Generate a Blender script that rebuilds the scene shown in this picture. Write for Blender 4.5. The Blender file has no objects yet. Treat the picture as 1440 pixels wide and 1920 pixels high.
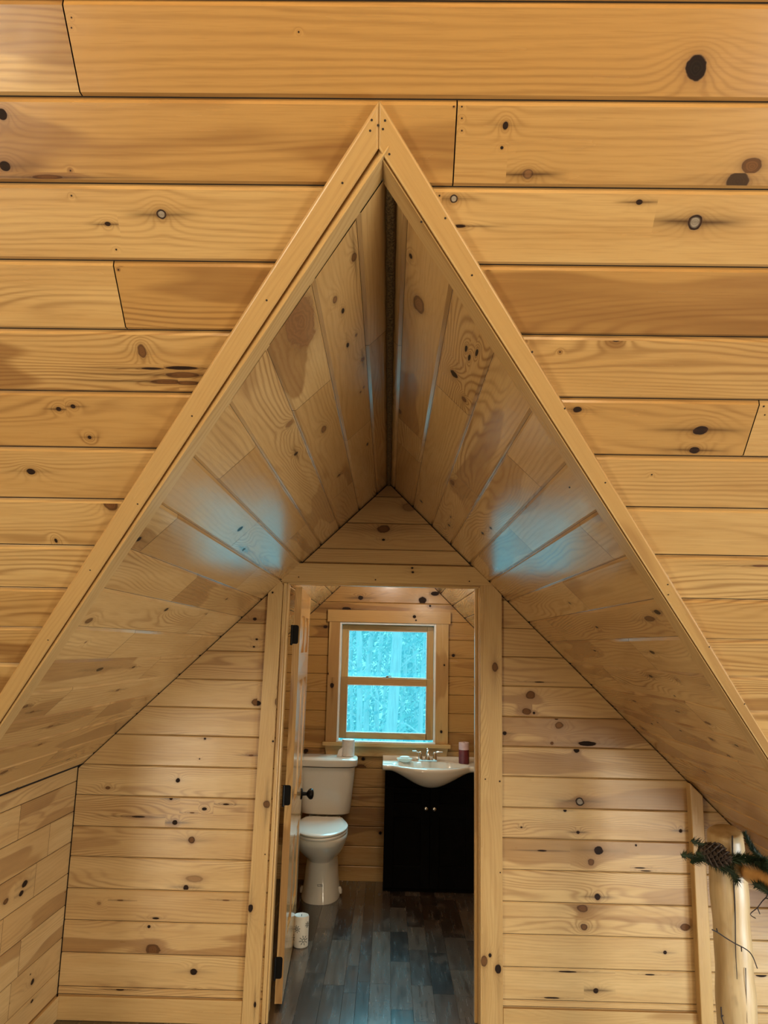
import bpy, bmesh, math, random
from mathutils import Vector, Matrix
R_ = random.Random(7)
scn = bpy.context.scene
COL = scn.collection
V3 = lambda *a: Vector(a)

# ------------------------------------------------------------------ camera survey
F = 1402.676
CR, CD, CF = V3(.9997, .0051, .0229), V3(.0217, .1784, -.9837), V3(-.0091, .9839, .1783)
CR = (CR - CF * CR.dot(CF)).normalized(); CD = CF.cross(CR).normalized()
def ray(px, py):
    return CR * ((px - 720) / F) + CD * ((py - 960) / F) + CF
ZFL = -1.354            # floor below the eye; everything is lifted by it at the end
WY = 3.0                # face of the partition wall
FY = 4.716              # face of the far bathroom wall
XR, ZR, K = -.01, .667, .98   # dormer ridge and pitch
AS = 1.603              # main slope plane  y = AS - z
AFACE = 1.578           # face of the opening trim
def slope_z(x): return ZR - K * abs(x - XR)

# ------------------------------------------------------------------ materials
def mat(name):
    m = bpy.data.materials.new(name); m.use_nodes = True
    nt = m.node_tree; nt.nodes.clear()
    return m, nt
class NB:
    def __init__(s, nt): s.nt = nt; s.out = None
    def n(s, t, **kw):
        nd = s.nt.nodes.new(t)
        for k, v in kw.items(): setattr(nd, k, v)
        return nd
    def set(s, sock, v):
        if hasattr(v, 'is_output') or isinstance(v, bpy.types.NodeSocket): s.nt.links.new(v, sock)
        else: sock.default_value = v
    def math(s, op, a, b=None, c=None, clamp=False):
        nd = s.n('ShaderNodeMath', operation=op, use_clamp=clamp)
        for i, v in enumerate((a, b, c)):
            if v is not None: s.set(nd.inputs[i], v)
        return nd.outputs[0]
    def vmath(s, op, a, b=None):
        nd = s.n('ShaderNodeVectorMath', operation=op)
        s.set(nd.inputs[0], a)
        if b is not None: s.set(nd.inputs[1], b)
        return nd.outputs['Value'] if op in ('LENGTH', 'DOT_PRODUCT') else nd.outputs[0]
    def comb(s, x, y, z):
        nd = s.n('ShaderNodeCombineXYZ')
        for i, v in enumerate((x, y, z)): s.set(nd.inputs[i], v)
        return nd.outputs[0]
    def sep(s, v):
        nd = s.n('ShaderNodeSeparateXYZ'); s.set(nd.inputs[0], v); return nd.outputs
    def noise(s, vec, scale=1, detail=2, rough=.5):
        nd = s.n('ShaderNodeTexNoise'); s.set(nd.inputs['Vector'], vec)
        nd.inputs['Scale'].default_value = scale; nd.inputs['Detail'].default_value = detail
        nd.inputs['Roughness'].default_value = rough
        return nd.outputs['Fac']
    def ss(s, v, a, b, lo=0., hi=1.):
        nd = s.n('ShaderNodeMapRange', interpolation_type='SMOOTHSTEP'); s.set(nd.inputs[0], v)
        for i, q in zip((1, 2, 3, 4), (a, b, lo, hi)): s.set(nd.inputs[i], q)
        return nd.outputs[0]
    def mix(s, f, a, b, blend='MIX'):
        nd = s.n('ShaderNodeMix', data_type='RGBA', blend_type=blend)
        s.set(nd.inputs[0], f)
        for i, v in ((6, a), (7, b)):
            if isinstance(v, tuple): v = (*v, 1) if len(v) == 3 else v
            s.set(nd.inputs[i], v)
        return nd.outputs[2]
    def ramp(s, f, stops, interp='CONSTANT'):
        nd = s.n('ShaderNodeValToRGB'); r = nd.color_ramp; r.interpolation = interp
        while len(r.elements) < len(stops): r.elements.new(.5)
        for e, (p, c) in zip(r.elements, stops): e.position = p; e.color = (*c, 1)
        s.set(nd.inputs[0], f); return nd.outputs[0]
    def bsdf(s, **kw):
        p = s.n('ShaderNodeBsdfPrincipled'); o = s.n('ShaderNodeOutputMaterial')
        s.nt.links.new(p.outputs[0], o.inputs[0])
        for k, v in kw.items():
            k = k.replace('_', ' ')
            if isinstance(v, tuple) and len(v) == 3: v = (*v, 1)
            s.set(p.inputs[k], v)
        return p
    def bump(s, h, strength=.2, dist=.001):
        nd = s.n('ShaderNodeBump'); nd.inputs['Strength'].default_value = strength
        nd.inputs['Distance'].default_value = dist; s.set(nd.inputs['Height'], h); return nd.outputs[0]

def make_pine(name, cream, tan, brown, dark=(.05, .020, .008), rough=.26, coat=.0, grain=1.0):
    m, nt = mat(name); b = NB(nt)
    g = b.n('ShaderNodeUVMap', uv_map='grain').outputs[0]
    kn = b.n('ShaderNodeUVMap', uv_map='knot').outputs[0]
    at = b.n('ShaderNodeAttribute', attribute_name='plank')
    pr = b.sep(at.outputs['Vector'])
    tone, rnd, style, tail = pr[0], pr[1], pr[2], at.outputs['Alpha']
    gs = b.sep(g); u, v = gs[0], gs[1]
    ks = b.sep(kn); ku, kv = ks[0], ks[1]
    zoff = b.math('MULTIPLY', rnd, 37.0)
    edge = b.noise(b.comb(b.math('MULTIPLY', u, 60.), b.math('MULTIPLY', v, 90.), zoff), 1, 2)
    edge2 = b.noise(b.comb(b.math('MULTIPLY', u, 22.), b.math('MULTIPLY', v, 45.), zoff), 1, 2)
    D = b.math('ADD', b.vmath('LENGTH', kn), b.math('ADD', b.math('MULTIPLY_ADD', edge, .35, -.175), b.math('MULTIPLY_ADD', edge2, .7, -.35)))
    infl = b.math('POWER', 2.718, b.math('MULTIPLY', D, -.62))
    # growth rings: a warped contour field running along the board
    w1 = b.noise(b.comb(b.math('MULTIPLY', u, 1.3), b.math('MULTIPLY', v, 8.), zoff), 1, 1.5, .45)
    w2 = b.noise(b.comb(b.math('MULTIPLY', u, 5.), b.math('MULTIPLY', v, 34.), zoff), 1, 2)
    ph = b.math('MULTIPLY', v, 85.)
    ph = b.math('ADD', ph, b.math('MULTIPLY', w1, b.math('MULTIPLY_ADD', rnd, 20., 5.)))
    ph = b.math('ADD', ph, b.math('MULTIPLY', w2, .9))
    ph = b.math('ADD', ph, b.math('MULTIPLY', infl, 7.))
    s = b.math('MULTIPLY_ADD', b.math('SINE', b.math('MULTIPLY', ph, 6.2832)), .5, .5)
    s = b.math('POWER', s, 2.2)
    w3 = b.noise(b.comb(b.math('MULTIPLY', u, 1.0), b.math('MULTIPLY', v, 14.), b.math('ADD', zoff, 9.)), 1, 2)
    con = b.math('MULTIPLY', b.ss(w3, .3, .72), b.math('MULTIPLY_ADD', rnd, .55, .28))
    fib = b.noise(b.comb(b.math('MULTIPLY', u, 14.), b.math('MULTIPLY', v, 420.), zoff), 1, 2, .6)
    hw = b.noise(b.comb(b.math('MULTIPLY', u, 1.15), b.math('MULTIPLY', v, 7.), b.math('ADD', zoff, 5.)), 1, 2.2, .5)
    hw = b.math('ADD', hw, b.math('MULTIPLY', infl, .16))
    heart = b.ss(hw, .55, .585)
    heart = b.math('MULTIPLY', heart, b.ss(b.math('FRACT', b.math('MULTIPLY', rnd, 7.)), .3, .6))
    base = b.mix(tone, cream, tan)
    base = b.mix(b.math('MULTIPLY', heart, .75), base, brown)
    sm = b.noise(b.comb(b.math('MULTIPLY', u, 2.2), b.math('MULTIPLY', v, 22.), zoff), 1, 3, .6)
    base = b.mix(b.ss(sm, .3, .72, 0., .55), base, tan)
    base = b.mix(b.math('MULTIPLY', b.math('MULTIPLY', s, con), 1.0 * grain), base, brown)
    base = b.mix(b.math('MULTIPLY', b.ss(fib, .45, .75), .20), base, brown)
    # knots
    halo = b.math('MULTIPLY', b.math('POWER', 2.718, b.math('MULTIPLY', b.math('SUBTRACT', D, 1.), -2.0)), .42, clamp=True)
    base = b.mix(b.math('MINIMUM', halo, .6), base, (brown[0] * .62, brown[1] * .55, brown[2] * .5))
    str_ = b.ramp(style, [(0, (1, 1, 1)), (.22, (.85, .85, .85)), (.6, (1, 1, 1)), (.9, (.35, .35, .35)), (.98, (.75, .75, .75))])
    core = b.ramp(style, [(0, (.022, .014, .010)), (.25, (.16, .065, .022)), (.45, (.26, .125, .05)), (.65, (.40, .34, .26)), (.9, (.35, .17, .07)), (.98, (.30, .14, .055))])
    ring = b.math('MULTIPLY', b.math('MULTIPLY', b.ss(D, .55, .8), b.ss(D, .95, 1.1, 1., 0.)), b.ramp(style, [(0, (1, 1, 1)), (.22, (.75, .75, .75)), (.29, (.45, .45, .45)), (.6, (1, 1, 1)), (.9, (.5, .5, .5)), (.98, (0, 0, 0))]))
    kr = b.math('MULTIPLY_ADD', b.math('SINE', b.math('MULTIPLY', D, 26.)), .12, .85)
    corec = b.mix(1., core, b.comb(kr, kr, kr), 'MULTIPLY')
    corec = b.mix(ring, corec, (.020, .011, .008))
    km = b.math('MULTIPLY', b.ss(D, .88, 1.06, 1., 0.), str_)
    base = b.mix(km, base, corec)
    tl = b.math('POWER', 2.718, b.math('MULTIPLY', b.math('ABSOLUTE', b.math('ADD', kv, b.math('MULTIPLY_ADD', w2, 1.4, -.7))), -1.7))
    tl = b.math('MULTIPLY', tl, b.ss(b.math('ABSOLUTE', ku), 2., 9., 1., 0.))
    tl = b.math('MULTIPLY', b.math('MULTIPLY', tl, tail), b.ss(b.math('ABSOLUTE', ku), .3, .9, .5, 1.))
    base = b.mix(b.math('MULTIPLY', tl, .9, clamp=True), base, dark)
    wave = b.noise(b.comb(b.math('MULTIPLY', u, 9.), b.math('MULTIPLY', v, 14.), zoff), 1, 2)
    rg = b.math('ADD', b.math('MULTIPLY_ADD', sm, .16, rough - .08), b.math('MULTIPLY', km, .3))
    nrm = b.bump(b.math('ADD', b.math('MULTIPLY', wave, 1.), b.math('MULTIPLY', fib, .04)), .35, .0025)
    b.bsdf(Base_Color=base, Roughness=rg, Normal=nrm, Specular_IOR_Level=b.math('MULTIPLY_ADD', km, -.4, .5), Coat_Weight=coat, Coat_Roughness=.12)
    return m

def make_vinyl(name):
    m, nt = mat(name); b = NB(nt)
    g = b.n('ShaderNodeUVMap', uv_map='grain').outputs[0]
    at = b.n('ShaderNodeAttribute', attribute_name='plank'); pr = b.sep(at.outputs['Vector'])
    tone, rnd = pr[0], pr[1]
    gs = b.sep(g); u, v = gs[0], gs[1]; z = b.math('MULTIPLY', rnd, 31.)
    base = b.ramp(tone, [(0, (.016, .010, .007)), (.3, (.032, .020, .013)), (.55, (.056, .037, .025)), (.8, (.085, .060, .042)), (1, (.125, .095, .070))], 'LINEAR')
    n1 = b.noise(b.comb(b.math('MULTIPLY', u, 5.), b.math('MULTIPLY', v, 50.), z), 1, 4, .65)
    n2 = b.noise(b.comb(b.math('MULTIPLY', u, 60.), b.math('MULTIPLY', v, 18.), z), 1, 3, .6)
    n3 = b.noise(b.comb(b.math('MULTIPLY', u, 6.), b.math('MULTIPLY', v, 9.), z), 1, 3, .6)
    base = b.mix(b.ss(n1, .5, .8, 0., .5), base, (.12, .095, .075))
    base = b.mix(b.ss(n1, .48, .28, 0., .6), base, (.018, .012, .009))
    base = b.mix(b.math('MULTIPLY', b.ss(n2, .55, .75, 0., .5), b.ss(n3, .45, .6)), base, (.015, .010, .008))
    base = b.mix(b.ss(n3, .52, .72, 0., .6), base, (.13, .10, .08))
    b.bsdf(Base_Color=base, Roughness=b.math('MULTIPLY_ADD', n1, .22, .14), Normal=b.bump(n1, .2, .001), IOR=1.55, Coat_Weight=.5, Coat_Roughness=.16)
    return m

def simple(name, col, rough=.5, metal=0., nscale=0, ncol=None, bumps=0., **kw):
    m, nt = mat(name); b = NB(nt)
    c = col
    tc = b.n('ShaderNodeTexCoord').outputs['Object']
    args = dict(Roughness=rough, Metallic=metal)
    if nscale:
        f = b.noise(tc, nscale, 4, .6)
        c = b.mix(b.ss(f, .35, .65), col, ncol or tuple(x * .7 for x in col))
        if bumps: args['Normal'] = b.bump(f, bumps, .002)
    b.bsdf(Base_Color=c, **args, **kw)
    return m

PINE = make_pine('pine_boards', (.66, .455, .20), (.43, .235, .072), (.21, .095, .030), rough=.25)
PINE_PALE = make_pine('pale_pine_boards', (.69, .48, .22), (.49, .285, .105), (.28, .135, .046), rough=.30, grain=.9)
PINE_TRIM = make_pine('pine_trim', (.66, .45, .20), (.50, .30, .11), (.34, .18, .065), rough=.25, grain=.55)
PINE_DORMER = make_pine('varnished_pine_boards', (.74, .50, .22), (.52, .30, .105), (.26, .12, .042), rough=.19, coat=.3)
DARK = simple('shadow_gap', (.03, .018, .01), .9, nscale=60)
VINYL = make_vinyl('rustic_vinyl_plank')
CERAMIC = simple('glazed_ceramic', (.74, .70, .62), .07, nscale=3, ncol=(.76, .72, .64), IOR=1.55)
PLASTIC = simple('white_plastic', (.82, .80, .74), .22, nscale=5, ncol=(.80, .78, .73))
BLACK = simple('black_metal', (.005, .005, .005), .35, nscale=80, ncol=(.007, .006, .006), Specular_IOR_Level=.2)
BLACKWOOD = simple('espresso_lacquer', (.0045, .004, .004), .34, nscale=20, ncol=(.003, .003, .003), IOR=1.3, Specular_IOR_Level=.1)
CHROME = simple('chrome', (.85, .85, .85), .08, 1., nscale=30, ncol=(.8, .8, .8))
SILVER = simple('brushed_silver', (.6, .58, .55), .25, 1., nscale=120, ncol=(.5, .5, .48))
WAXRED = simple('burgundy_wax', (.16, .022, .030), .45, nscale=40, ncol=(.12, .015, .022), bumps=.15)
WAXPINK = simple('pale_pink_wax', (.62, .42, .44), .5, nscale=30, ncol=(.70, .55, .56))
WAXWHITE = simple('white_wax', (.80, .80, .76), .45, nscale=25, ncol=(.76, .76, .72))
GREYINK = simple('grey_print', (.16, .19, .20), .6, nscale=50)
PAPER = simple('white_paper', (.86, .84, .82), .85, nscale=60, ncol=(.80, .78, .77), bumps=.2)
SOAP = simple('soap', (.80, .84, .82), .4, nscale=12, ncol=(.74, .80, .78))
VINYLWHITE = simple('white_window_vinyl', (.85, .85, .84), .3, nscale=20, ncol=(.80, .80, .80))
FOAM = simple('speckled_foam_strip', (.05, .032, .012), .9, nscale=260, ncol=(.20, .13, .045), bumps=.6)
NEEDLE = simple('dark_spruce_needles', (.010, .022, .010), .6, nscale=40, ncol=(.022, .045, .016))
CONE = simple('pine_cone_scales', (.020, .011, .007), .6, nscale=90, ncol=(.05, .03, .02))
TWIG = simple('dark_twig', (.014, .010, .010), .55, nscale=90, ncol=(.03, .02, .02))

def make_log(name, a, c, dk, sc=6.):
    m, nt = mat(name); b = NB(nt)
    tc = b.sep(b.n('ShaderNodeTexCoord').outputs['Object'])
    v = b.comb(b.math('MULTIPLY', tc[0], 30.), b.math('MULTIPLY', tc[1], 30.), b.math('MULTIPLY', tc[2], 3.))
    n1 = b.noise(v, 1, 4, .6)
    n2 = b.noise(b.comb(b.math('MULTIPLY', tc[0], 12.), b.math('MULTIPLY', tc[1], 12.), b.math('MULTIPLY', tc[2], sc)), 1, 3, .6)
    col = b.mix(b.ss(n1, .35, .7), a, c)
    col = b.mix(b.ss(n2, .62, .74, 0., .6), col, dk)
    b.bsdf(Base_Color=col, Roughness=.38, Normal=b.bump(n1, .3, .002))
    return m
LOG = make_log('peeled_log', (.56, .42, .23), (.42, .28, .13), (.20, .13, .07))
LOGRAIL = make_log('honey_log', (.62, .33, .11), (.48, .23, .07), (.25, .11, .04))
BARK = make_log('haze_paled_bark', (.80, .86, .84), (.62, .72, .72), (.42, .50, .52), 2.)  # bark colour lightened to stand in for outdoor haze and glare
def make_leaf(name, a, c):
    m, nt = mat(name); b = NB(nt)
    tc = b.n('ShaderNodeTexCoord').outputs['Object']
    col = b.mix(b.ss(b.noise(tc, 3.0, 3), .35, .65), a, c)
    d = b.n('ShaderNodeBsdfDiffuse'); t = b.n('ShaderNodeBsdfTranslucent'); mx = b.n('ShaderNodeMixShader')
    b.set(d.inputs[0], col); b.set(t.inputs[0], col); mx.inputs[0].default_value = .45
    nt.links.new(d.outputs[0], mx.inputs[1]); nt.links.new(t.outputs[0], mx.inputs[2])
    o = b.n('ShaderNodeOutputMaterial'); nt.links.new(mx.outputs[0], o.inputs[0])
    return m
LEAF = make_leaf('haze_paled_leaf', (.66, .86, .82), (.38, .64, .68))  # leaf colour paled in place of real haze between the trees
def make_glass():
    m, nt = mat('window_glass'); b = NB(nt)
    t = b.n('ShaderNodeBsdfTransparent'); g = b.n('ShaderNodeBsdfGlossy'); mx = b.n('ShaderNodeMixShader'); fr = b.n('ShaderNodeLayerWeight')
    t.inputs[0].default_value = (.96, 1., 1., 1); g.inputs['Roughness'].default_value = .02; fr.inputs[0].default_value = .5
    nt.links.new(b.math('MULTIPLY_ADD', b.math('POWER', fr.outputs['Facing'], 5.), .9, .05), mx.inputs[0]); nt.links.new(t.outputs[0], mx.inputs[1]); nt.links.new(g.outputs[0], mx.inputs[2])
    o = b.n('ShaderNodeOutputMaterial'); nt.links.new(mx.outputs[0], o.inputs[0])
    return m
GLASS = make_glass()

# ------------------------------------------------------------------ object helpers
def tag(o, label=None, cat=None, group=None, kind=None):
    if label: o['label'] = label
    if cat: o['category'] = cat
    if group: o['group'] = group
    if kind: o['kind'] = kind
    return o
def empty(name, loc=(0, 0, 0)):
    o = bpy.data.objects.new(name, None); o.location = loc; o.empty_display_size = .05; COL.objects.link(o); return o
def link(name, me, parent=None):
    o = bpy.data.objects.new(name, me); COL.objects.link(o)
    if parent: o.parent = parent; o.matrix_parent_inverse = Matrix.Translation(-wloc(parent))
    return o
def wloc(o):
    p = Vector(o.location)
    return p
def bevel(o, w=.002, seg=2, angle=40):
    md = o.modifiers.new('edge', 'BEVEL'); md.width = w; md.segments = seg; md.limit_method = 'ANGLE'; md.angle_limit = math.radians(angle)
    md.harden_normals = False
    return o
def from_bm(name, bm, m, parent=None, smooth=True, auto=35):
    bmesh.ops.recalc_face_normals(bm, faces=bm.faces[:])
    me = bpy.data.meshes.new(name); bm.to_mesh(me); bm.free()
    for mm in (m if isinstance(m, (list, tuple)) else [m]): me.materials.append(mm)
    if smooth:
        me.polygons.foreach_set('use_smooth', [True] * len(me.polygons))
        me.set_sharp_from_angle(angle=math.radians(auto))
    return link(name, me, parent)

def clip(poly, hp):
    """poly: list of (u,v); hp: list of (a,b,c) keeping a*u+b*v<=c"""
    for a, b, c in hp:
        out = []
        n = len(poly)
        for i in range(n):
            p, q = poly[i], poly[(i + 1) % n]
            dp, dq = a * p[0] + b * p[1] - c, a * q[0] + b * q[1] - c
            if dp <= 1e-9: out.append(p)
            if (dp < -1e-9 and dq > 1e-9) or (dp > 1e-9 and dq < -1e-9):
                t = dp / (dp - dq); out.append((p[0] + (q[0] - p[0]) * t, p[1] + (q[1] - p[1]) * t))
        poly = out
        if len(poly) < 3: return []
    ar = sum(poly[i][0] * poly[(i + 1) % len(poly)][1] - poly[(i + 1) % len(poly)][0] * poly[i][1] for i in range(len(poly)))
    return poly if abs(ar) > 1e-9 else []

class Wood:
    """collects board faces with grain and knot coordinates into one mesh"""
    def __init__(s): s.v = []; s.f = []; s.ug = []; s.uk = []; s.col = []; s.mi = []
    def face(s, pts, g, k, col, mi=0):
        i = len(s.v); s.v += [tuple(p) for p in pts]; s.f.append(list(range(i, i + len(pts))))
        s.ug += g; s.uk += k; s.col += [col] * len(pts); s.mi.append(mi)
    def poly(s, pts, gdir, nrm, tone=.4, rnd=None, mi=0):
        pts = [Vector(p) for p in pts]; nrm = Vector(nrm); gdir = Vector(gdir).normalized()
        n = (pts[1] - pts[0]).cross(pts[2] - pts[1])
        if n.dot(nrm) < 0: pts.reverse()
        cd = nrm.cross(gdir).normalized(); rnd = R_.random() if rnd is None else rnd
        s.face(pts, [(p.dot(gdir) + rnd * 17, p.dot(cd) + rnd * 11) for p in pts], [(50, 50)] * len(pts), (tone, rnd, 0, 0), mi)
    def prism(s, pts, ext, gdir, tone=.4, rnd=None, mi=0):
        pts = [Vector(p) for p in pts]; ext = Vector(ext); rnd = R_.random() if rnd is None else rnd
        c = sum(pts, Vector()) / len(pts)
        gdir = Vector(gdir).normalized()
        s.poly(pts, gdir, -ext, tone, rnd, mi); s.poly([p + ext for p in pts], gdir, ext, tone, rnd, mi)
        for i in range(len(pts)):
            a, b = pts[i], pts[(i + 1) % len(pts)]
            n = (b - a).cross(ext).normalized()
            if n.dot((a + b) / 2 - c) < 0: n = -n
            gd = gdir
            if abs(n.dot(gdir)) > .9: gd = ext.normalized()
            else: gd = (gdir - n * gdir.dot(n)).normalized()
            s.poly([a, b, b + ext, a + ext], gd, n, tone, rnd, mi)
    def box(s, lo, hi, axis, tone=.4, rnd=None, mi=0):
        g = [0, 0, 0]; g[axis] = 1
        s.prism([(lo[0], lo[1], lo[2]), (hi[0], lo[1], lo[2]), (hi[0], lo[1], hi[2]), (lo[0], lo[1], hi[2])], (0, hi[1] - lo[1], 0), g, tone, rnd, mi)
    def build(s, name, mats, parent=None, weld=False):
        me = bpy.data.meshes.new(name); me.from_pydata(s.v, [], s.f)
        for nm, d in (('grain', s.ug), ('knot', s.uk)):
            l = me.uv_layers.new(name=nm); l.data.foreach_set('uv', [x for p in d for x in p])
        ca = me.color_attributes.new('plank', 'FLOAT_COLOR', 'CORNER'); ca.data.foreach_set('color', [x for p in s.col for x in p])
        for m in mats: me.materials.append(m)
        me.polygons.foreach_set('material_index', s.mi)
        if weld:
            bm = bmesh.new(); bm.from_mesh(me); bmesh.ops.remove_doubles(bm, verts=bm.verts[:], dist=1e-5); bm.to_mesh(me); bm.free()
        return link(name, me, parent)

def kd(rect, ks):
    u0, v0, u1, v1 = rect
    if len(ks) <= 1: return [(rect, ks[0] if ks else None)]
    best = None
    for ax in (0, 1):
        o = sorted(ks, key=lambda k: k[ax])
        for i in range(len(o) - 1):
            ra, rb = o[i][2 + ax], o[i + 1][2 + ax]
            gap = (o[i + 1][ax] - o[i][ax]) / (ra + rb)
            if best is None or gap > best[0]:
                best = (gap, ax, o[i][ax] + (o[i + 1][ax] - o[i][ax]) * ra / (ra + rb), i + 1, o)
    _, ax, c, i, o = best
    if ax == 0: return kd((u0, v0, c, v1), o[:i]) + kd((c, v0, u1, v1), o[i:])
    return kd((u0, v0, u1, c), o[:i]) + kd((u0, c, u1, v1), o[i:])

class Frame:
    def __init__(s, O, U, V, N): s.O, s.U, s.V, s.N = Vector(O), Vector(U).normalized(), Vector(V).normalized(), Vector(N).normalized()
    def p(s, u, v, h=0): return s.O + s.U * u + s.V * v + s.N * h
    def px(s, x, y):
        d = ray(x, y); t = s.O.dot(s.N) / d.dot(s.N); P = d * t - s.O
        return P.dot(s.U), P.dot(s.V), t * 1.0

def planks(W, fr, vs, ur, regions, joints=(), knots=(), tones=None, trange=(.2, .7), ch=.005, dep=.005, gap=.0009, seed=1, back=True,
           rand_knots=0., rk_style=(0., .3, .7), mi=0, dmi=1, backdepth=.025, rnds=None, breg=None, brect=None, rk_r=(.004, .010), vg=.0007):
    rr = random.Random(seed)
    flip = fr.U.cross(fr.V).dot(fr.N) < 0
    jts = [[] for _ in vs[:-1]]
    for j in joints:
        u, v = (fr.px(*j)[:2] if len(j) == 2 else j[1:])
        for i in range(len(vs) - 1):
            if vs[i] <= v < vs[i + 1]: jts[i].append(u)
    kns = [[] for _ in vs[:-1]]
    for k in knots:
        if k[0] == 'm': _, px, py, ru, rv, st, tl = k; u, v, _ = fr.px(px, py)
        else:
            px, py, r, asp, st, tl = k; u, v, t = fr.px(px, py)
            ru = r * t / F * asp; rv = r * t / F
        for i in range(len(vs) - 1):
            if vs[i] <= v < vs[i + 1]: kns[i].append((u, v, ru, rv, st, tl))
    for i in range(len(vs) - 1):
        v0, v1 = vs[i], vs[i + 1]
        us = [ur[0]] + sorted(jts[i]) + [ur[1]]
        for j in range(len(us) - 1):
            a, b = us[j], us[j + 1]
            ga = gap if j else 0; gb = gap if j < len(us) - 2 else 0
            rnd = rr.random(); tone = trange[0] + (trange[1] - trange[0]) * rr.random()
            if tones and (i, j) in tones: tone = tones[(i, j)]
            if rnds and (i, j) in rnds: rnd = rnds[(i, j)]
            ks = [k for k in kns[i] if a <= k[0] < b]
            for _ in range(int(rand_knots * (b - a) + rr.random())):
                ku = a + (b - a) * rr.random(); kv = v0 + ch * 2 + (v1 - v0 - 4 * ch) * rr.random(); r = rr.uniform(*rk_r)
                if all(abs(ku - q[0]) > .09 for q in ks): ks.append((ku, kv, r * rr.uniform(1., 1.7), r, rr.choice(rk_style), rr.choice((0, .3, .8))))
            ou, ov = rnd * 23, rnd * 13
            cells = [((a + ga, v0 + vg, b - gb, v0 + ch), None, 1), ((a + ga, v1 - ch, b - gb, v1 - vg), None, 2)]
            cells += [(r_, k, 0) for r_, k in kd((a + ga, v0 + ch, b - gb, v1 - ch), ks)]
            for (x0, y0, x1, y1), k, strip in cells:
                for hp in regions:
                    P = clip([(x0, y0), (x1, y0), (x1, y1), (x0, y1)], hp)
                    if not P: continue
                    if flip: P = P[::-1]
                    def h(v): return 0 if strip == 0 else (-(v0 + ch - v) / ch * dep if strip == 1 else -(v - v1 + ch) / ch * dep)
                    pts = [fr.p(u, v, h(v)) for u, v in P]
                    g = [(u + ou, v + ov) for u, v in P]
                    kk = [((u - k[0]) / k[2], (v - k[1]) / k[3]) for u, v in P] if k else [(50, 50)] * len(P)
                    W.face(pts, g, kk, (tone, rnd, k[4] if k else 0, k[5] if k else 0), mi)
    if back:
        q = brect or (ur[0], vs[0], ur[1], vs[-1])
        for hp in (regions if breg is None else breg):
            P = clip([(q[0], q[1]), (q[2], q[1]), (q[2], q[3]), (q[0], q[3])], hp)
            if P: W.prism([fr.p(u, v, -dep - .0003) for u, v in P], fr.N * -backdepth, fr.U, .4, .3, dmi)

def kprism(W, fr, poly, knots, depth, tone, rnd):
    ks = []
    for px, py, r, asp, st, tl in knots:
        u, v, t = fr.px(px, py); ks.append((u, v, r * t / F * asp, r * t / F, st, tl))
    us, vs = [p[0] for p in poly], [p[1] for p in poly]
    ar = sum(poly[i][0] * poly[(i + 1) % len(poly)][1] - poly[(i + 1) % len(poly)][0] * poly[i][1] for i in range(len(poly)))
    if ar < 0: poly = poly[::-1]
    hp = []
    for i in range(len(poly)):
        (x0, y0), (x1, y1) = poly[i], poly[(i + 1) % len(poly)]
        a, b = y1 - y0, x0 - x1; hp.append((a, b, a * x0 + b * y0))
    flip = fr.U.cross(fr.V).dot(fr.N) < 0
    for (x0, y0, x1, y1), k in kd((min(us), min(vs), max(us), max(vs)), ks):
        P = clip([(x0, y0), (x1, y0), (x1, y1), (x0, y1)], hp)
        if not P: continue
        if flip: P = P[::-1]
        W.face([fr.p(u, v) for u, v in P], [(u + rnd * 17, v + rnd * 11) for u, v in P], [((u - k[0]) / k[2], (v - k[1]) / k[3]) for u, v in P] if k else [(50, 50)] * len(P), (tone, rnd, k[4] if k else 0, k[5] if k else 0))
    pts = [fr.p(u, v) for u, v in poly]; c = sum(pts, Vector()) / len(pts); e = fr.N * -depth
    W.poly([p + e for p in pts], fr.U, -fr.N, tone, rnd)
    for i in range(len(pts)):
        a, b = pts[i], pts[(i + 1) % len(pts)]; n = (b - a).cross(e).normalized()
        if n.dot((a + b) / 2 - c) < 0: n = -n
        W.poly([a, b, b + e, a + e], (b - a) if abs((b - a).normalized().dot(fr.U)) > .6 else e, n, tone, rnd)

# shape helpers (bmesh)
def add_box(bm, lo, hi, m=None):
    vs = [bm.verts.new(((lo[0], hi[0])[i & 1], (lo[1], hi[1])[i >> 1 & 1], (lo[2], hi[2])[i >> 2 & 1])) for i in range(8)]
    if m:
        for v in vs: v.co = m @ v.co
    for f in ((0, 1, 3, 2), (4, 6, 7, 5), (0, 4, 5, 1), (2, 3, 7, 6), (0, 2, 6, 4), (1, 5, 7, 3)): bm.faces.new([vs[i] for i in f])
    return vs
def loft(bm, rings, cap0=True, cap1=True, closed=True):
    rs = [[bm.verts.new(p) for p in r] for r in rings]
    n = len(rs[0])
    for a, b in zip(rs, rs[1:]):
        for i in range(n if closed else n - 1): bm.faces.new((a[i], a[(i + 1) % n], b[(i + 1) % n], b[i]))
    if cap0: bm.faces.new(rs[0][::-1])
    if cap1: bm.faces.new(rs[-1])
    return rs
def circle(c, r, n=24, ax=None):
    c = Vector(c); ax = Vector(ax or (0, 0, 1)).normalized()
    t = ax.orthogonal().normalized() if abs(ax.z) < .99 else V3(1, 0, 0); w = ax.cross(t)
    return [c + t * (r * math.cos(2 * math.pi * i / n)) + w * (r * math.sin(2 * math.pi * i / n)) for i in range(n)]
def lathe(bm, base, prof, n=32, ax=(0, 0, 1)):
    base = Vector(base); ax = Vector(ax).normalized()
    loft(bm, [circle(base + ax * h, max(r, 1e-4), n, ax) for r, h in prof])
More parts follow.
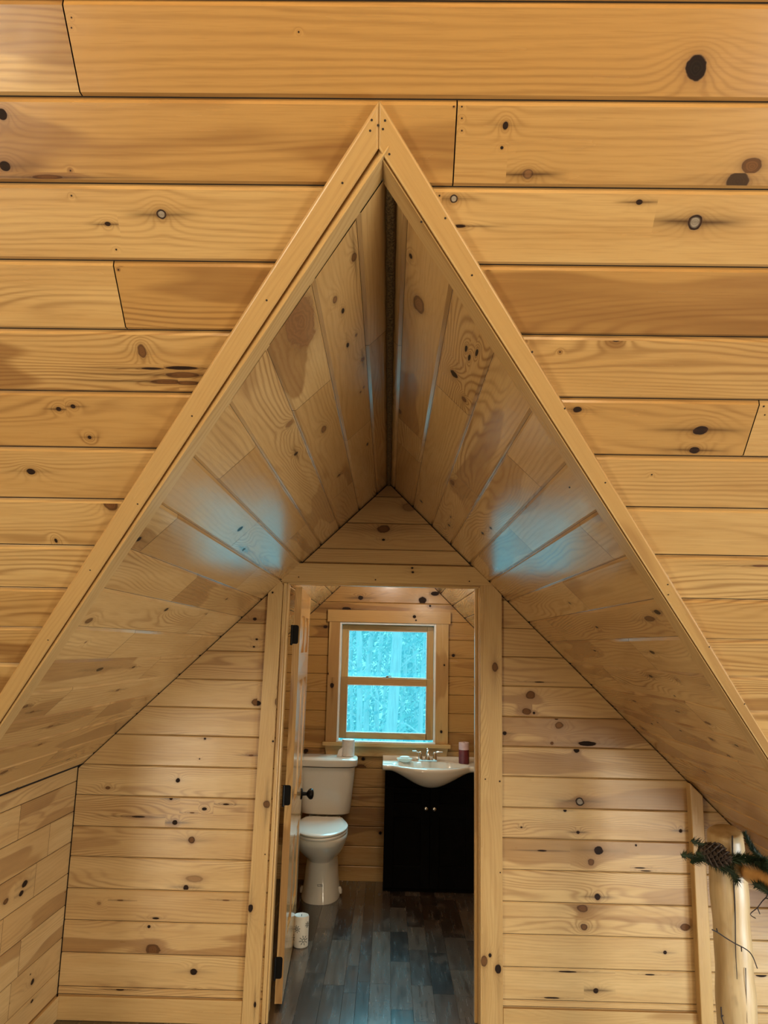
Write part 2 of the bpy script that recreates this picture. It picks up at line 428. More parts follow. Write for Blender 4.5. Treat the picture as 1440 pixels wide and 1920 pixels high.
def tube(bm, pts, r, n=8, r1=None):
    pts = [Vector(p) for p in pts]; r1 = r if r1 is None else r1; rings = []
    prev = None
    for i, p in enumerate(pts):
        d = (pts[min(i + 1, len(pts) - 1)] - pts[max(i - 1, 0)]).normalized()
        t = d.orthogonal().normalized() if prev is None else (prev - d * prev.dot(d)).normalized()
        prev = t; w = d.cross(t); rad = r + (r1 - r) * i / max(1, len(pts) - 1)
        rings.append([p + t * (rad * math.cos(2 * math.pi * k / n)) + w * (rad * math.sin(2 * math.pi * k / n)) for k in range(n)])
    loft(bm, rings)
def spline(P, n=6):
    P = [Vector(p) for p in P]; out = []
    for i in range(len(P) - 1):
        a, b, c, d = P[max(i - 1, 0)], P[i], P[i + 1], P[min(i + 2, len(P) - 1)]
        for k in range(n):
            t = k / n
            out.append(.5 * ((2 * b) + (c - a) * t + (2 * a - 5 * b + 4 * c - d) * t * t + (3 * b - a - 3 * c + d) * t ** 3))
    return out + [P[-1]]
def rrect(cx, cy, hx, hy, r, z, n=5, bow=0.):
    pts = []
    for sx, sy, a0 in ((1, -1, -90), (1, 1, 0), (-1, 1, 90), (-1, -1, 180)):
        for k in range(n + 1):
            a = math.radians(a0 + 90 * k / n)
            pts.append([cx + sx * (hx - r) + r * math.cos(a), cy + sy * (hy - r) + r * math.sin(a), z])
    if bow:  # front face bows outwards; extra points along the front
        fr = [[cx - (hx - r) + 2 * (hx - r) * k / 12, cy - hy, z] for k in range(1, 12)]
        pts = pts + fr
        for p in pts:
            if p[1] < cy: p[1] -= bow * (1 - min(1, abs(p[0] - cx) / hx) ** 2) * (cy - p[1]) / hy
    return [tuple(p) for p in pts]

# ================================================================== SETTING
# ---- main roof slope
tilt = math.radians(.45)
U0, V0 = V3(1, 0, 0), V3(0, .70711, -.70711)
FM = Frame((0, AS, 0), U0 * math.cos(tilt) - V0 * math.sin(tilt), V0 * math.cos(tilt) + U0 * math.sin(tilt), (0, -.70711, -.70711))
s0, sp = -1.1261, .1089
vsM = [s0 + sp * k for k in range(-4, 29)]
kM = [(1305, 130, 22, .95, .1, 0), (948, 235, 7, .8, 0, .4), (941, 277, 3, 1, 0, 0), (990, 326, 9, 1.1, .5, 1), (1410, 312, 15, 1.3, .33, .2), (1383, 339, 17, 1.25, .24, .3), (4, 215, 10, .9, 0, .2),
      (10, 312, 9, 1.2, .1, .5), (303, 402, 10, 1, .7, .8), (202, 420, 4, 1.4, 0, .9), (851, 373, 8, 1, .7, .6), (1199, 379, 5, 1.3, 0, .9), (1303, 416, 14, 1.05, .7, 1),
      (862, 424, 3, 4, .2, .9), (1155, 634, 7, 1.4, .7, 0), (285, 691, 2.5, 9, .1, .9), (338, 690, 3.5, 9, .05, .6), (345, 703, 6, 5.5, .3, .8), (312, 716, 5, 6, .3, .9), (352, 718, 4, 6, .25, .7), (266, 658, 13, .6, .3, .2), (110, 767, 4, 1.1, 0, .9), (137, 762, 4, 1.1, 0, .7),
      (168, 820, 4, 1., 0, .5), (1313, 807, 10, 1.4, 0, .8), (1302, 844, 7, 1.3, .1, .9), (1083, 768, 6, 1.3, .1, .4), (58, 884, 7, 1.2, .1, .4), (208, 947, 13, 1., .3, 0),
      (105, 1014, 5, .6, .2, .2), (1428, 1061, 3, 7, .3, .6), (90, 332, 4, 7, .3, .8), (640, 470, 3, 9, .3, .6)]
for x, y in ((134, 33), (134, 52), (132, 320), (134, 367), (218, 468), (222, 506), (226, 496), (500, 563), (866, 200), (866, 222), (866, 245), (851, 200), (824, 367),
             (915, 505), (984, 640), (1432, 762), (1434, 778), (1050, 660), (430, 630), (560, 60), (1222, 890), (1175, 1027)):
    kM.append((x, y, 1.6, 1, 0, 0))
tonesM = {}
def rowM(k): return k + 3
for k, seg, t in ((0, 0, .75), (1, 0, .35), (1, 1, .95), (2, 0, .9), (2, 1, .72), (3, 0, .45), (4, 0, .42), (4, 1, .95), (5, 0, .62), (6, 0, .85), (6, 1, .3), (7, 0, .6), (8, 0, .4), (9, 0, .3), (10, 0, .65), (11, 0, .6), (12, 0, .4)):
    tonesM[(rowM(k), seg)] = t
W = Wood()
XA, ZA = -.027, .690
# above-left of the opening and above-right of it: z = -v*cos45 roughly, use exact planes in (u,v)
def hpM(a, c, d):   # keep a*x + c*z <= d
    x_u, x_v = FM.U.x, FM.V.x; z_u, z_v = FM.U.z, FM.V.z
    return (a * x_u + c * z_u, a * x_v + c * z_v, d)
regM = [[hpM(1, 0, XA), hpM(1., -1., XA - ZA), hpM(0, -1, .52)], [hpM(-1, 0, -XA), hpM(-1., -1., -XA - ZA), hpM(0, -1, 1.37)]]
planks(W, FM, vsM, (-2.4, 2.6), regM, [(135, 98), (853, 275), (224, 555), (1410, 802)], kM, tonesM, (.3, .8), ch=.0062, dep=.0072, vg=.0009, seed=3, backdepth=.03)
tag(W.build('ceiling', [PINE, DARK]), 'sloping pine board ceiling around the pointed opening', 'ceiling', kind='structure')

# ---- dormer slopes
VL = [-.04, .0657, .1647, .274, .376, .484, .5897, .70, .8037, .9145, 1.0217, 1.128, 1.235, 1.346, 1.454, 1.562, 1.67]
VR = [-.07, .031, .138, .2465, .356, .465, .571, .680, .7945, .9025, 1.018, 1.1315, 1.2445, 1.357, 1.478, 1.5875, 1.70, 1.81, 1.92, 2.03, 2.14, 2.25, 2.36, 2.47]
cc = 1 / math.sqrt(1 + K * K)
FL = Frame((XR, 0, ZR), (0, 1, 0), (-cc, 0, -K * cc), (cc * K, 0, -cc))
FR = Frame((XR, 0, ZR), (0, 1, 0), (cc, 0, -K * cc), (-cc * K, 0, -cc))
ua = AS - ZR      # u >= ua + K*cc*v
G0 = .006
regD = [[(-1, K * cc, -ua - .02), (1, 0, WY + .004), (0, -1, -G0)]]
jL = [(701, 640), (676, 804), (587, 741), (640, 922), (449, 865), (555, 1000), (458, 1002), (304, 997), (465, 1083), (346, 1104), (372, 1166), (231, 1207), (360, 1211), (279, 1255), (113, 1314), (183, 1342), (87, 1430)]
M = 'm'
kL = [(M, 543, 795, .014, .009, .95, 0), (M, 607, 805, .022, .008, .5, .1), (M, 260, 1011, .010, .007, 0, .5), (M, 167, 1164, .016, .009, .3, .2), (M, 312, 1143, .012, .007, .1, .3),
      (M, 689, 833, .014, .004, 0, 0), (M, 652, 647, .012, .004, .2, .3), (M, 664, 482, .014, .006, .4, .7), (M, 628, 562, .012, .005, .5, .1), (M, 643, 583, .011, .004, .2, .1),
      (M, 450, 992, .012, .009, .2, .2), (M, 457, 1030, .012, .006, .2, .9), (M, 636, 891, .008, .006, .2, .3), (M, 187, 1255, .022, .007, .2, .8), (M, 250, 1251, .012, .005, .2, .6),
      (M, 221, 1294, .014, .006, .3, .8), (M, 47, 1325, .012, .006, .3, .9), (M, 60, 1335, .010, .004, .3, .9), (M, 75, 1396, .014, .004, .3, .3), (M, 8, 1448, .022, .008, .4, .2), (M, 668, 628, .006, .003, .3, .2),
      (M, 682, 726, .007, .003, .4, .2), (M, 676, 735, .006, .003, .4, .2), (M, 563, 604, .10, .030, 1., 0), (M, 95, 1362, .014, .004, .3, .8), (M, 128, 1424, .014, .004, .3, .7)]
tL = {(0, 0): .5, (1, 0): .62, (2, 0): .25, (2, 1): .62, (3, 0): .35, (4, 0): .3, (4, 1): 1., (4, 2): .6, (5, 0): .8, (5, 1): .75, (6, 0): .4, (6, 1): 1., (6, 2): .5, (7, 0): .4, (8, 0): .35}
W = Wood()
planks(W, FL, VL, (.5, 3.2), [regD[0] + [(0, 1, 1.6165)]], breg=[[(-1, K * cc, -ua - .05)]], brect=(.5, -.03, 3.11, 1.72), joints=jL, knots=kL, tones=tL, trange=(.1, .85), ch=.0058, dep=.0055, vg=.0003, seed=11, rand_knots=.3, rk_style=(.2, .3, .5), rk_r=(.003, .006))
tag(W.build('ceiling_left', [PINE_DORMER, DARK]), 'left pine slope of the dormer ceiling above the doorway', 'ceiling', kind='structure')
jR = [(735, 637), (767, 802), (764, 846), (848, 750), (864, 899), (981, 882), (976, 1011), (1121, 1019), (1082, 1119), (1042, 1180), (1209, 1232), (1150, 1271), (1308, 1342), (1244, 1365), (1425, 1470), (1335, 1463)]
kR = [(M, 785, 571, .030, .014, .5, 0), (M, 770, 480, .008, .004, .1, .2), (M, 852, 702, .014, .010, .1, .2), (M, 870, 749, .012, .007, .4, .3), (M, 848, 905, .022, .009, .4, .3), (M, 731, 748, .020, .006, .2, .3),
      (M, 750, 771, .018, .006, .4, .2), (M, 1232, 1148, .016, .008, .2, .8), (M, 1218, 1160, .03, .009, .3, .4), (M, 874, 654, .014, .003, .2, .0), (M, 880, 670, .014, .003, .2, 0), (M, 894, 661, .016, .003, .2, 0),
      (M, 1119, 1176, .010, .004, 0, .2), (M, 1115, 1220, .012, .004, 0, .3), (M, 1223, 1223, .014, .006, .2, .6), (M, 1306, 1233, .007, .004, .2, .4), (M, 1220, 1268, .014, .006, .2, .5), (M, 1270, 1275, .014, .008, .95, 0),
      (M, 1344, 1287, .012, .006, .1, .7), (M, 1190, 1315, .016, .005, .3, .3), (M, 1270, 1334, .018, .005, .3, .3), (M, 1327, 1356, .018, .006, .3, .2), (M, 1222, 1357, .010, .003, 0, 0), (M, 1233, 1355, .009, .003, 0, 0),
      (M, 1276, 1370, .010, .003, 0, .3), (M, 1334, 1386, .010, .004, 0, .2), (M, 1381, 1398, .010, .004, 0, .4), (M, 1366, 1417, .012, .004, 0, .2), (M, 1320, 1446, .016, .004, .2, .3), (M, 920, 990, .010, .005, .2, .3),
      (M, 905, 1000, .012, .005, .2, .3), (M, 790, 940, .012, .006, .2, .2), (M, 842, 985, .014, .006, .2, .2), (M, 1265, 1305, .006, .003, 0, .1)]
tR = {(0, 0): .6, (1, 0): .65, (2, 0): .62, (3, 0): .3, (3, 1): .55, (4, 0): .3, (5, 0): .4, (6, 0): .5, (7, 0): .6}
W = Wood()
planks(W, FR, VR, (.5, 3.2), regD, jR, kR, tR, (.1, .85), breg=[[(-1, K * cc, -ua - .05)]], brect=(.5, -.03, 3.11, 2.52), ch=.0058, dep=.0055, vg=.0003, seed=21, rand_knots=.25, rk_style=(.2, .3, .5), rk_r=(.003, .006))
tag(W.build('ceiling_right', [PINE_DORMER, DARK]), 'right pine slope of the dormer ceiling above the log railing', 'ceiling', kind='structure')
# bathroom end of the dormer, beyond the partition
for nm, fr, vs, sd, lb in (('ceiling_left_2', FL, VL, 31, 'left'), ('ceiling_right_2', FR, VR, 32, 'right')):
    W = Wood()
    planks(W, fr, vs, (3.0, 4.8), [[(-1, 0, -(WY + .115)), (1, 0, FY + .004), (0, -1, -G0), (0, 1, 1.20)]], [('m', 3.9, .2), ('m', 3.7, .44), ('m', 4.3, .52), ('m', 3.95, .63), ('m', 4.4, .75)], (), None, (.0, .1), ch=.0055, dep=.0055, seed=sd, rand_knots=.8, breg=[[]], brect=(3.0, -.03, 4.85, 1.24))  # palest board tones stand in for the lamp glare on these slopes
    tag(W.build(nm, [PINE_DORMER, DARK]), lb + ' pine ceiling slope inside the bathroom', 'ceiling', kind='structure')

# speckled foam strip in the ridge joint
bm = bmesh.new()
y0, y1 = ua - .0, WY
rings = []
for i in range(40):
    y = y0 + (y1 - y0) * i / 39; j = .0012 * math.sin(i * 2.1)
    rings.append([(XR - .0072 + j, y, ZR - .0115), (XR - .004, y, ZR - .0145), (XR + .004, y, ZR - .0145), (XR + .0072 + j, y, ZR - .0115), (XR, y, ZR + .002)])
loft(bm, rings)
tag(from_bm('trim_1', bm, FOAM), 'dark speckled filler strip along the dormer ridge', 'trim', kind='structure')

# ---- partition wall with the doorway
def gable(off=.004): return [(1, 0, 0)] and [(K, 1, ZR + K * XR - off), (-K, 1, ZR - K * XR - off)]
zL = [-1.50, -1.354, -1.2735, -1.247, -1.1327, -1.0221, -.9118, -.80, -.6922, -.5791, -.4675, -.3529, -.246, -.1378, -.027, .084, .195, .306]
zR = [-1.50, -1.354, -1.2735, -1.2507, -1.1415, -1.0303, -.9186, -.8072, -.6961, -.5853, -.473, -.363, -.2515, -.1358, -.024, .087, .198, .306]
FB = Frame((0, WY, 0), (1, 0, 0), (0, 0, 1), (0, -1, 0))
def c5(x, y): return x / 2.667, 1240 + y / 2.667
def c8(x, y): return 900 + x / 2.667, 1240 + y / 2.667
kBL = []
for x, y, r, asp, st, tl in ((890, 595, 11, 1, .0, .2), (855, 686, 8, 1.1, 0, .9), (875, 805, 12, 1.1, .1, .9), (1022, 738, 7, 1.7, 0, 0), (690, 777, 4, 9, .2, .8), (958, 893, 17, 1, .25, .4), (930, 1133, 14, 1, .1, .7),
                           (972, 1088, 16, 3, .97, 0), (778, 1285, 5, 3.4, 0, .3), (745, 1327, 7, 1.1, .0, .2), (765, 1443, 28, 1.35, .3, .0), (968, 1552, 14, 1.25, .1, .3), (1037, 1690, 16, 1.05, .1, .8), (540, 632, 8, 1.6, .3, .2),
                           (1025, 387, 5, 1.2, 0, .5), (998, 488, 3, 1, .1, .2), (1282, 205, 17, 1.4, .4, 0), (600, 1642, 4, 5, .1, .9), (975, 1640, 4, 4, .1, .2), (1130, 715, 4, 4, 0, .8), (495, 1210, 8, 1.3, .97, 0), (600, 1195, 3, 5, .3, .8),
                           (1130, 1195, 3, 6, .3, .7), (960, 757, 3, 4, .3, .6), (1255, 470, 4, 3, .3, .8)):
    px, py = c5(x, y); kBL.append((px, py, r / 2.667, asp, st, tl))
for x, y, r in ((80, 290, 8), (90, 400, 6), (75, 440, 5), (95, 745, 14)): kBL.append((450 + x / 2.88, 1060 + y / 2.88, r / 2.88, 1.3, .2, .4))
kBR = []
for x, y, r, asp, st, tl in ((252, 168, 20, 1.2, .45, .1), (232, 250, 15, 1.45, .35, .2), (270, 258, 6, 1, 0, .3), (395, 320, 17, 1.15, .5, .1), (382, 287, 5, 2, 0, .3), (483, 445, 12, 1.15, 0, .2), (535, 412, 12, 4, .05, .3), (360, 410, 7, 1.1, .3, .3),
                           (498, 702, 21, 1.05, .7, .7), (425, 745, 8, 1.1, 0, .3), (490, 855, 8, 1.1, 0, .95), (1003, 848, 8, 1.1, 0, .95), (207, 830, 4, 1.2, 0, .6), (593, 945, 21, 1.05, .05, .5), (555, 1005, 16, 1.1, .35, .1), (310, 947, 4, 6, .2, .9),
                           (780, 920, 5, 1, 0, .1), (800, 1033, 3, 10, .2, .4), (830, 1048, 3, 9, .1, .4), (588, 1178, 15, 1., .1, .8), (513, 1235, 20, 1.35, .35, .3), (520, 1330, 15, 1.25, .25, .3), (1027, 1330, 17, 1.4, .45, .2), (925, 1455, 8, 1.1, 0, .6),
                           (580, 1647, 13, 1.05, .05, .9), (360, 1683, 4, 9, 0, .3), (850, 1567, 3, 8, 0, .3), (440, 1552, 4, 12, .2, .5), (123, 360, 9, 1, 0, .6), (188, 1797, 12, 1.6, .4, .2), (300, 104, 3, 10, .2, .6), (1162, 834, 6, 1, .5, .5), (1405, 1568, 11, 2.6, .05, .3)):
    px, py = c8(x, y); kBR.append((px, py, r / 2.667, asp, st, tl))
kBH = [(767, 951, 9, 1.4, .95, 0), (719, 992, 8, 1.5, .4, .3), (719, 1012, 2.2, 1.5, .1, .3)]
W = Wood()
tBL = {(i, 0): t for i, t in enumerate((.3, .35, .3, .15, .3, .45, .2, .45, .45, .2, .5, .35, .3, .6, .5, .6, .6))}
planks(W, FB, zL, (-1.18, -.42), [gable() + [(1, 0, -.42), (-1, 0, 1.1785)]], (), kBL, tBL, (.1, .5), ch=.0042, dep=.0042, seed=41, backdepth=.09, rk_style=(.2,), breg=[gable(-.06) + [(1, 0, -.42)]], brect=(-1.24, -1.45, -.42, .4))
tBR = {(i, 0): t for i, t in enumerate((.3, .2, .2, .1, .25, .3, .3, .35, .4, .45, .35, .5, .5, .6, .6, .6, .6))}
planks(W, FB, zR, (.40, 1.74), [gable() + [(-1, 0, -.40)]], (), kBR, tBR, (.1, .5), ch=.0042, dep=.0042, seed=42, backdepth=.09, breg=[gable(-.06) + [(-1, 0, -.40)]], brect=(.40, -1.45, 1.80, .4))
planks(W, FB, [.26, .332, .3903, .4973, .6078, .72], (-.45, .45), [gable(.006)], (), kBH, {(1, 0): .6, (2, 0): .65, (3, 0): .6, (4, 0): .5}, (.4, .6), ch=.0042, dep=.0042, seed=43, backdepth=.09, breg=[gable(-.06)], brect=(-.45, .26, .45, .76))
tag(W.build('wall_back', [PINE_PALE, DARK]), 'pine board partition wall around the bathroom doorway', 'wall', kind='structure')

# ---- left knee wall, running towards the camera
FK = Frame((-1.182, 0, 0), (0, 1, 0), (0, 0, 1), (1, 0, 0))
W = Wood()
zk = [-1.50, -1.354, -1.2735, -1.195, -1.0837, -.9717, -.8607, -.75, -.64, -.53, -.42]
planks(W, FK, zk, (2.05, 2.998), [[(0, 1, -.4775)]], [('m', 2.80, -.7), ('m', 2.66, -1.03), ('m', 2.52, -.93), ('m', 2.62, -1.14), ('m', 2.56, -.58), ('m', 2.72, -.81)],
       [(M, 47, 1657, .02, .010, .1, .4), (M, 40, 1675, .016, .008, .1, .5), (M, 11, 1690, .016, .009, .25, .1), (M, 61, 1841, .014, .009, .2, .1), (M, 57, 1827, .005, .003, 0, 0), (M, 60, 1877, .010, .005, .1, .4)],
       None, (.2, .75), ch=.0025, dep=.003, seed=52, rand_knots=.5, breg=[[]], brect=(2.05, -1.45, 3.08, -.44))
tag(W.build('wall_left', [PINE_PALE, DARK]), 'low pine knee wall at the left of the dormer', 'wall', kind='structure')

W = Wood(); W.box((-1.215, 2.035, ZFL), (-1.178, 2.052, -.50), 2, .4)
tag(bevel(W.build('trim_7', [PINE_TRIM], weld=True), .002), 'pine corner board at the near end of the knee wall', 'trim', kind='structure')
# baseboards
W = Wood(); W.box((-1.175, WY - .014, ZFL), (-.50, WY - .0001, -1.2745), 0, .35); bevel(W.build('baseboard_back', [PINE_TRIM], weld=True), .003)
W = Wood(); W.box((.445, WY - .014, ZFL), (1.155, WY - .0001, -1.2745), 0, .25); bevel(W.build('baseboard_back_2', [PINE_TRIM], weld=True), .003)
W = Wood(); W.box((-1.1815, 2.05, ZFL), (-1.168, WY - .015, -1.2745), 1, .4); bevel(W.build('baseboard_left', [PINE_TRIM], weld=True), .003)
for n, l in (('baseboard_back', 'pine baseboard left of the doorway'), ('baseboard_back_2', 'pine baseboard right of the doorway'), ('baseboard_left', 'pine baseboard along the left knee wall')):
    tag(bpy.data.objects[n], l, 'baseboard', kind='structure')

# ---- trim of the pointed opening: two mitred face boards and two jamb strips
NF = V3(0, -.70711, -.70711)
def fp(x, z, a=AFACE): return V3(x, a - z, z)
XP = -.0272
oL = lambda x: .7068 + .997 * (x - XP); iL = lambda x: .6662 + .998 * (x - XP)
oR = lambda x: .7068 - 1.003 * (x - XP); iR = lambda x: .6662 - .985 * (x - XP)
TH = -NF * .0175
W = Wood(); e = V3(-1, 1, -1)
xb = -1.15
W.prism([fp(XP, oL(XP)), fp(xb, oL(xb)), fp(xb, iL(xb)), fp(XP, iL(XP))], TH, e, .75, .62)
tag(bevel(W.build('trim_2', [PINE_TRIM], weld=True), .0035, 3), 'left slanted pine board framing the pointed opening', 'trim', kind='structure')
W = Wood(); e = V3(1, 1, -1); xb = 1.75
# heartwood / sapwood boundary wanders across the right board
mR = lambda x: iR(x) + (oR(x) - iR(x)) * (.02 + .70 * min(1, max(0, (x + .0) / .75)))
A_, B_, C_, D_, M0, M1 = fp(XP, oR(XP)), fp(xb, oR(xb)), fp(xb, iR(xb)), fp(XP, iR(XP)), fp(XP, iR(XP) + .004), fp(xb, oR(xb) - .006)
W.poly([A_, B_, M1, M0], e, NF, .95, .12); W.poly([M0, M1, C_, D_], e, NF, .0, .30)
W.poly([A_ + TH, B_ + TH, C_ + TH, D_ + TH], e, -NF, .5, .12)
W.poly([A_, B_, B_ + TH, A_ + TH], e, (1, 0, 1), .7, .12); W.poly([C_, D_, D_ + TH, C_ + TH], e, (-1, 0, -1), .1, .3)
W.poly([B_, M1, C_, C_ + TH, B_ + TH], V3(1, 0, 0), (1, 1, -1), .5, .3); W.poly([D_, M0, A_, A_ + TH, D_ + TH], V3(0, 0, 1), (-1, 0, 0), .5, .3)
bo = W.build('trim_3', [PINE_TRIM], weld=True)
tag(bevel(bo, .0035, 3), 'right slanted pine board framing the pointed opening', 'trim', kind='structure')
jL_ = lambda x: .655 + (.655 + .456) / 1.1228 * (x - XP)
for nm, sgn, ii, lb, tn in (('trim_4', -1, jL_, 'left', .2), ('trim_5', 1, iR, 'right', .4)):
    W = Wood(); xb = -1.2 if sgn < 0 else 1.72
    fi = iL if sgn < 0 else iR; xa = XP + .014 if sgn < 0 else XP
    A, B = fp(xa, ii(xa) - .002), fp(xb, ii(xb) - .002)
    for P_, x_ in ((A, xa), (B, xb)): P_.y = AFACE + .006 - (.65 * fi(x_) + .35 * ii(x_))
    dz = V3(0, 0, .055 if sgn < 0 else .03)
    W.prism([A, B, B + dz, A + dz], (0, .052, 0), (sgn, 1, -1), tn)
    tag(bevel(W.build(nm, [PINE_TRIM], weld=True), .001, 1), lb + ' inner jamb strip of the pointed opening', 'trim', kind='structure')
for nm, pts_ in (('trim_2', ((697, 225), (694, 245), (642, 343), (500, 563), (709, 235), (360, 780), (258, 945), (169, 1069), (90, 1200))),
                 ('trim_3', ((722, 226), (718, 242), (730, 289), (790, 416), (835, 409), (885, 516), (998, 660), (1059, 766), (1068, 914), (1135, 905), (1252, 1096), (1253, 1115), (1330, 1213), (1396, 1320)))):
    bm = bmesh.new()
    for x_, y_ in pts_:
        d = ray(x_, y_); P = d * (AFACE / (d.y + d.z)); lathe(bm, P - NF * .0008, [(.0016, 0), (.0016, .0011), (.0008, .0013)], 10, NF)
    nl = from_bm('nail', bm, DARK, bpy.data.objects[nm], False); nl['kind'] = 'stuff'
# post-like trim on the right of the partition
W = Wood(); W.prism([(1.148, WY - .042, ZFL), (1.194, WY - .042, ZFL), (1.194, WY - .042, slope_z(1.194) - .008), (1.148, WY - .042, slope_z(1.148) - .008)], (0, .042, 0), (0, 0, 1), .35)
tag(bevel(W.build('trim_6', [PINE_TRIM], weld=True), .003), 'upright pine trim board standing between wall and log post', 'trim', kind='structure')

# ---- floor
W = Wood()
FF = Frame((0, 0, ZFL), (0, 1, 0), (1, 0, 0), (0, 0, 1))
rf = random.Random(5)
vf = [-2.45]
while vf[-1] < 2.6: vf.append(vf[-1] + rf.choice((.052, .085, .105, .12)))
jf = []
for i in range(len(vf) - 1):
    y = -2.2 + rf.random() * .5
    while y < 4.8:
        y += rf.uniform(.22, .62); jf.append(('m', y, (vf[i] + vf[i + 1]) / 2))
planks(W, FF, vf, (-2.2, FY + .02), [[]], jf, (), None, (0., 1.), ch=.0007, dep=.001, gap=.0006, vg=.0002, seed=61, backdepth=.05)
tag(W.build('floor', [VINYL, DARK]), 'dark rustic mixed-width plank floor', 'floor', kind='structure')

# ---- bathroom shell: far gable wall with the window opening, side walls
WX0, WX1, WZ0, WZ1 = -.300, .298, -.570, .160
FG = Frame((0, FY, 0), (1, 0, 0), (0, 0, 1), (0, -1, 0))
zg = [-1.50, -1.385] + [-1.272 + .1105 * i for i in range(19)]
kG = [(677, 1440, 7, 1.4, .3, .2), (681, 1423, 3, 1, 0, .2), (676, 1121, 4, 1.2, 0, .8), (792, 1126, 7, 1.1, .05, .4), (816, 1113, 4, 2, 0, .4), (650, 1142, 4, 2.4, 0, .7), (610, 1175, 3, 1.4, 0, .8), (850, 1229, 3, 1, 0, .4), (713, 1562, 3, 1, 0, .1), (573, 1408, 4, 1.3, 0, .4), (722, 1441, 3, 1.2, 0, .2)]
W = Wood()
tG = {(i, 0): t for i, t in enumerate((.3, .3, .35, .4, .4, .4, .5, .6, .8, .9, 1, .9, 1, .9, 1., .9, .9, .8, .8))}  # upper boards toned darker, putting the dimmer bathroom light into the colour
GG = gable()
for kk_, rg in enumerate(([(1, 0, WX0 - .02)], [(-1, 0, -WX1 - .02)], [(-1, 0, -WX0 + .02), (1, 0, WX1 + .02), (0, 1, WZ0 - .02)], [(-1, 0, -WX0 + .02), (1, 0, WX1 + .02), (0, -1, -WZ1 - .02)])):
    planks(W, FG, zg, (-.75, .75), [GG + rg], (), kG, tG, (.4, .9), ch=.0042, dep=.0042, seed=71, backdepth=.12, rand_knots=.9, rk_style=(0, .2, .3), breg=[gable(-.06) + rg], brect=(-.82, -1.45, .82, .76))
tag(W.build('wall_far', [PINE, DARK]), 'pine board gable wall behind toilet and sink', 'wall', kind='structure')
for nm, x, sg in (('wall_bathroom_left', -.75, 1), ('wall_bathroom_right', .75, -1)):
    W = Wood(); fr = Frame((x, 0, 0), (0, 1, 0), (0, 0, 1), (sg, 0, 0))
    planks(W, fr, zg, (WY + .11, FY), [[(0, 1, slope_z(x) - .004)]], (), (), None, (.4, .8), seed=81, rand_knots=1., breg=[[]], brect=(WY + .10, -1.45, FY + .1, slope_z(.75) + .03))
    tag(W.build(nm, [PINE, DARK]), 'low pine side wall of the bathroom', 'wall', kind='structure')

# ---- the rest of the loft round the camera
zs = [-1.354 + .22 * i for i in range(15)]
for nm, O, U, N, ur, hp in (('wall_left_2', (-2.4, 0, 0), (0, 1, 0), (1, 0, 0), (-2.2, 2.1), [(1, 1, AS), (-1, 1, AS + .1)]),
                        ('wall_right', (2.6, 0, 0), (0, 1, 0), (-1, 0, 0), (-2.2, 3.0), [(1, 1, AS + .02), (-1, 1, AS + .1)])):
    W = Wood(); planks(W, Frame(O, U, (0, 0, 1), N), zs, ur, [hp], (), (), None, (.3, .7), seed=91, rand_knots=.8)
    tag(W.build(nm, [PINE, DARK]), 'pine side wall of the loft', 'wall', kind='structure')
W = Wood(); planks(W, Frame((0, -.05, AS), (1, 0, 0), (0, -.70711, -.70711), (0, .70711, -.70711)), [.0 + .2 * i for i in range(15)], (-2.4, 2.6), [[]], (), (), None, (.3, .7), seed=92, rand_knots=.8)
tag(W.build('ceiling_rear', [PINE, DARK]), 'rear pine roof slope of the loft', 'ceiling', kind='structure')
W = Wood(); planks(W, Frame((0, -2.1, 0), (1, 0, 0), (0, 0, 1), (0, 1, 0)), [-1.354 + .22 * i for i in range(5)], (-2.4, 2.6), [[]], (), (), None, (.3, .7), seed=93, rand_knots=.8)
tag(W.build('wall_rear', [PINE, DARK]), 'low pine wall behind the viewer', 'wall', kind='structure')
W = Wood(); planks(W, Frame((0, 2.05, 0), (1, 0, 0), (0, 0, 1), (0, -1, 0)), [-1.354 + .11 * i for i in range(9)], (-2.4, -1.21), [[]], (), (), None, (.3, .7), seed=94, rand_knots=.8)
tag(W.build('wall_left_3', [PINE, DARK]), 'main knee wall beside the dormer', 'wall', kind='structure')
W = Wood(); planks(W, Frame((1.74, 0, 0), (0, 1, 0), (0, 0, 1), (-1, 0, 0)), zs, (1.9, 3.0), [[(0, 1, slope_z(1.74)), (-1, -1, -AS - .01)]], (), (), None, (.3, .7), seed=95, rand_knots=.8)
tag(W.build('wall_right_2', [PINE, DARK]), 'low pine wall right of the railing', 'wall', kind='structure')

# ================================================================== DOOR
door = empty('door_1', (0, WY, ZFL))
tag(door, 'open knotty pine door with black hinges leading to the bathroom', 'door', kind='structure')
cy = -.0165
FC = Frame((0, WY + cy, 0), (0, 0, 1), (1, 0, 0), (0, -1, 0))    # grain runs up the side casings
FH = Frame((0, WY + cy, 0), (1, 0, 0), (0, 0, 1), (0, -1, 0))
W = Wood(); kprism(W, FC, [(ZFL, -.500), (ZFL, -.438), (.238, -.424), (.252, -.434), (.203, -.481)],
    [(519, 1316, 4, 1.6, .3, .3), (500, 1508, 6, 1.2, .3, .5), (470, 1703, 5, 1.6, .2, .3), (522, 1288, 3, 1.6, .4, .5), (478, 1884, 2.5, 2, .2, .6), (512, 1390, 2, 1, 0, .2), (497, 1602, 1.2, 1, 0, 0), (511, 1111, 2, 1, .2, 0)], -cy, .25, .31)
W.build('casing', [PINE_TRIM], door)
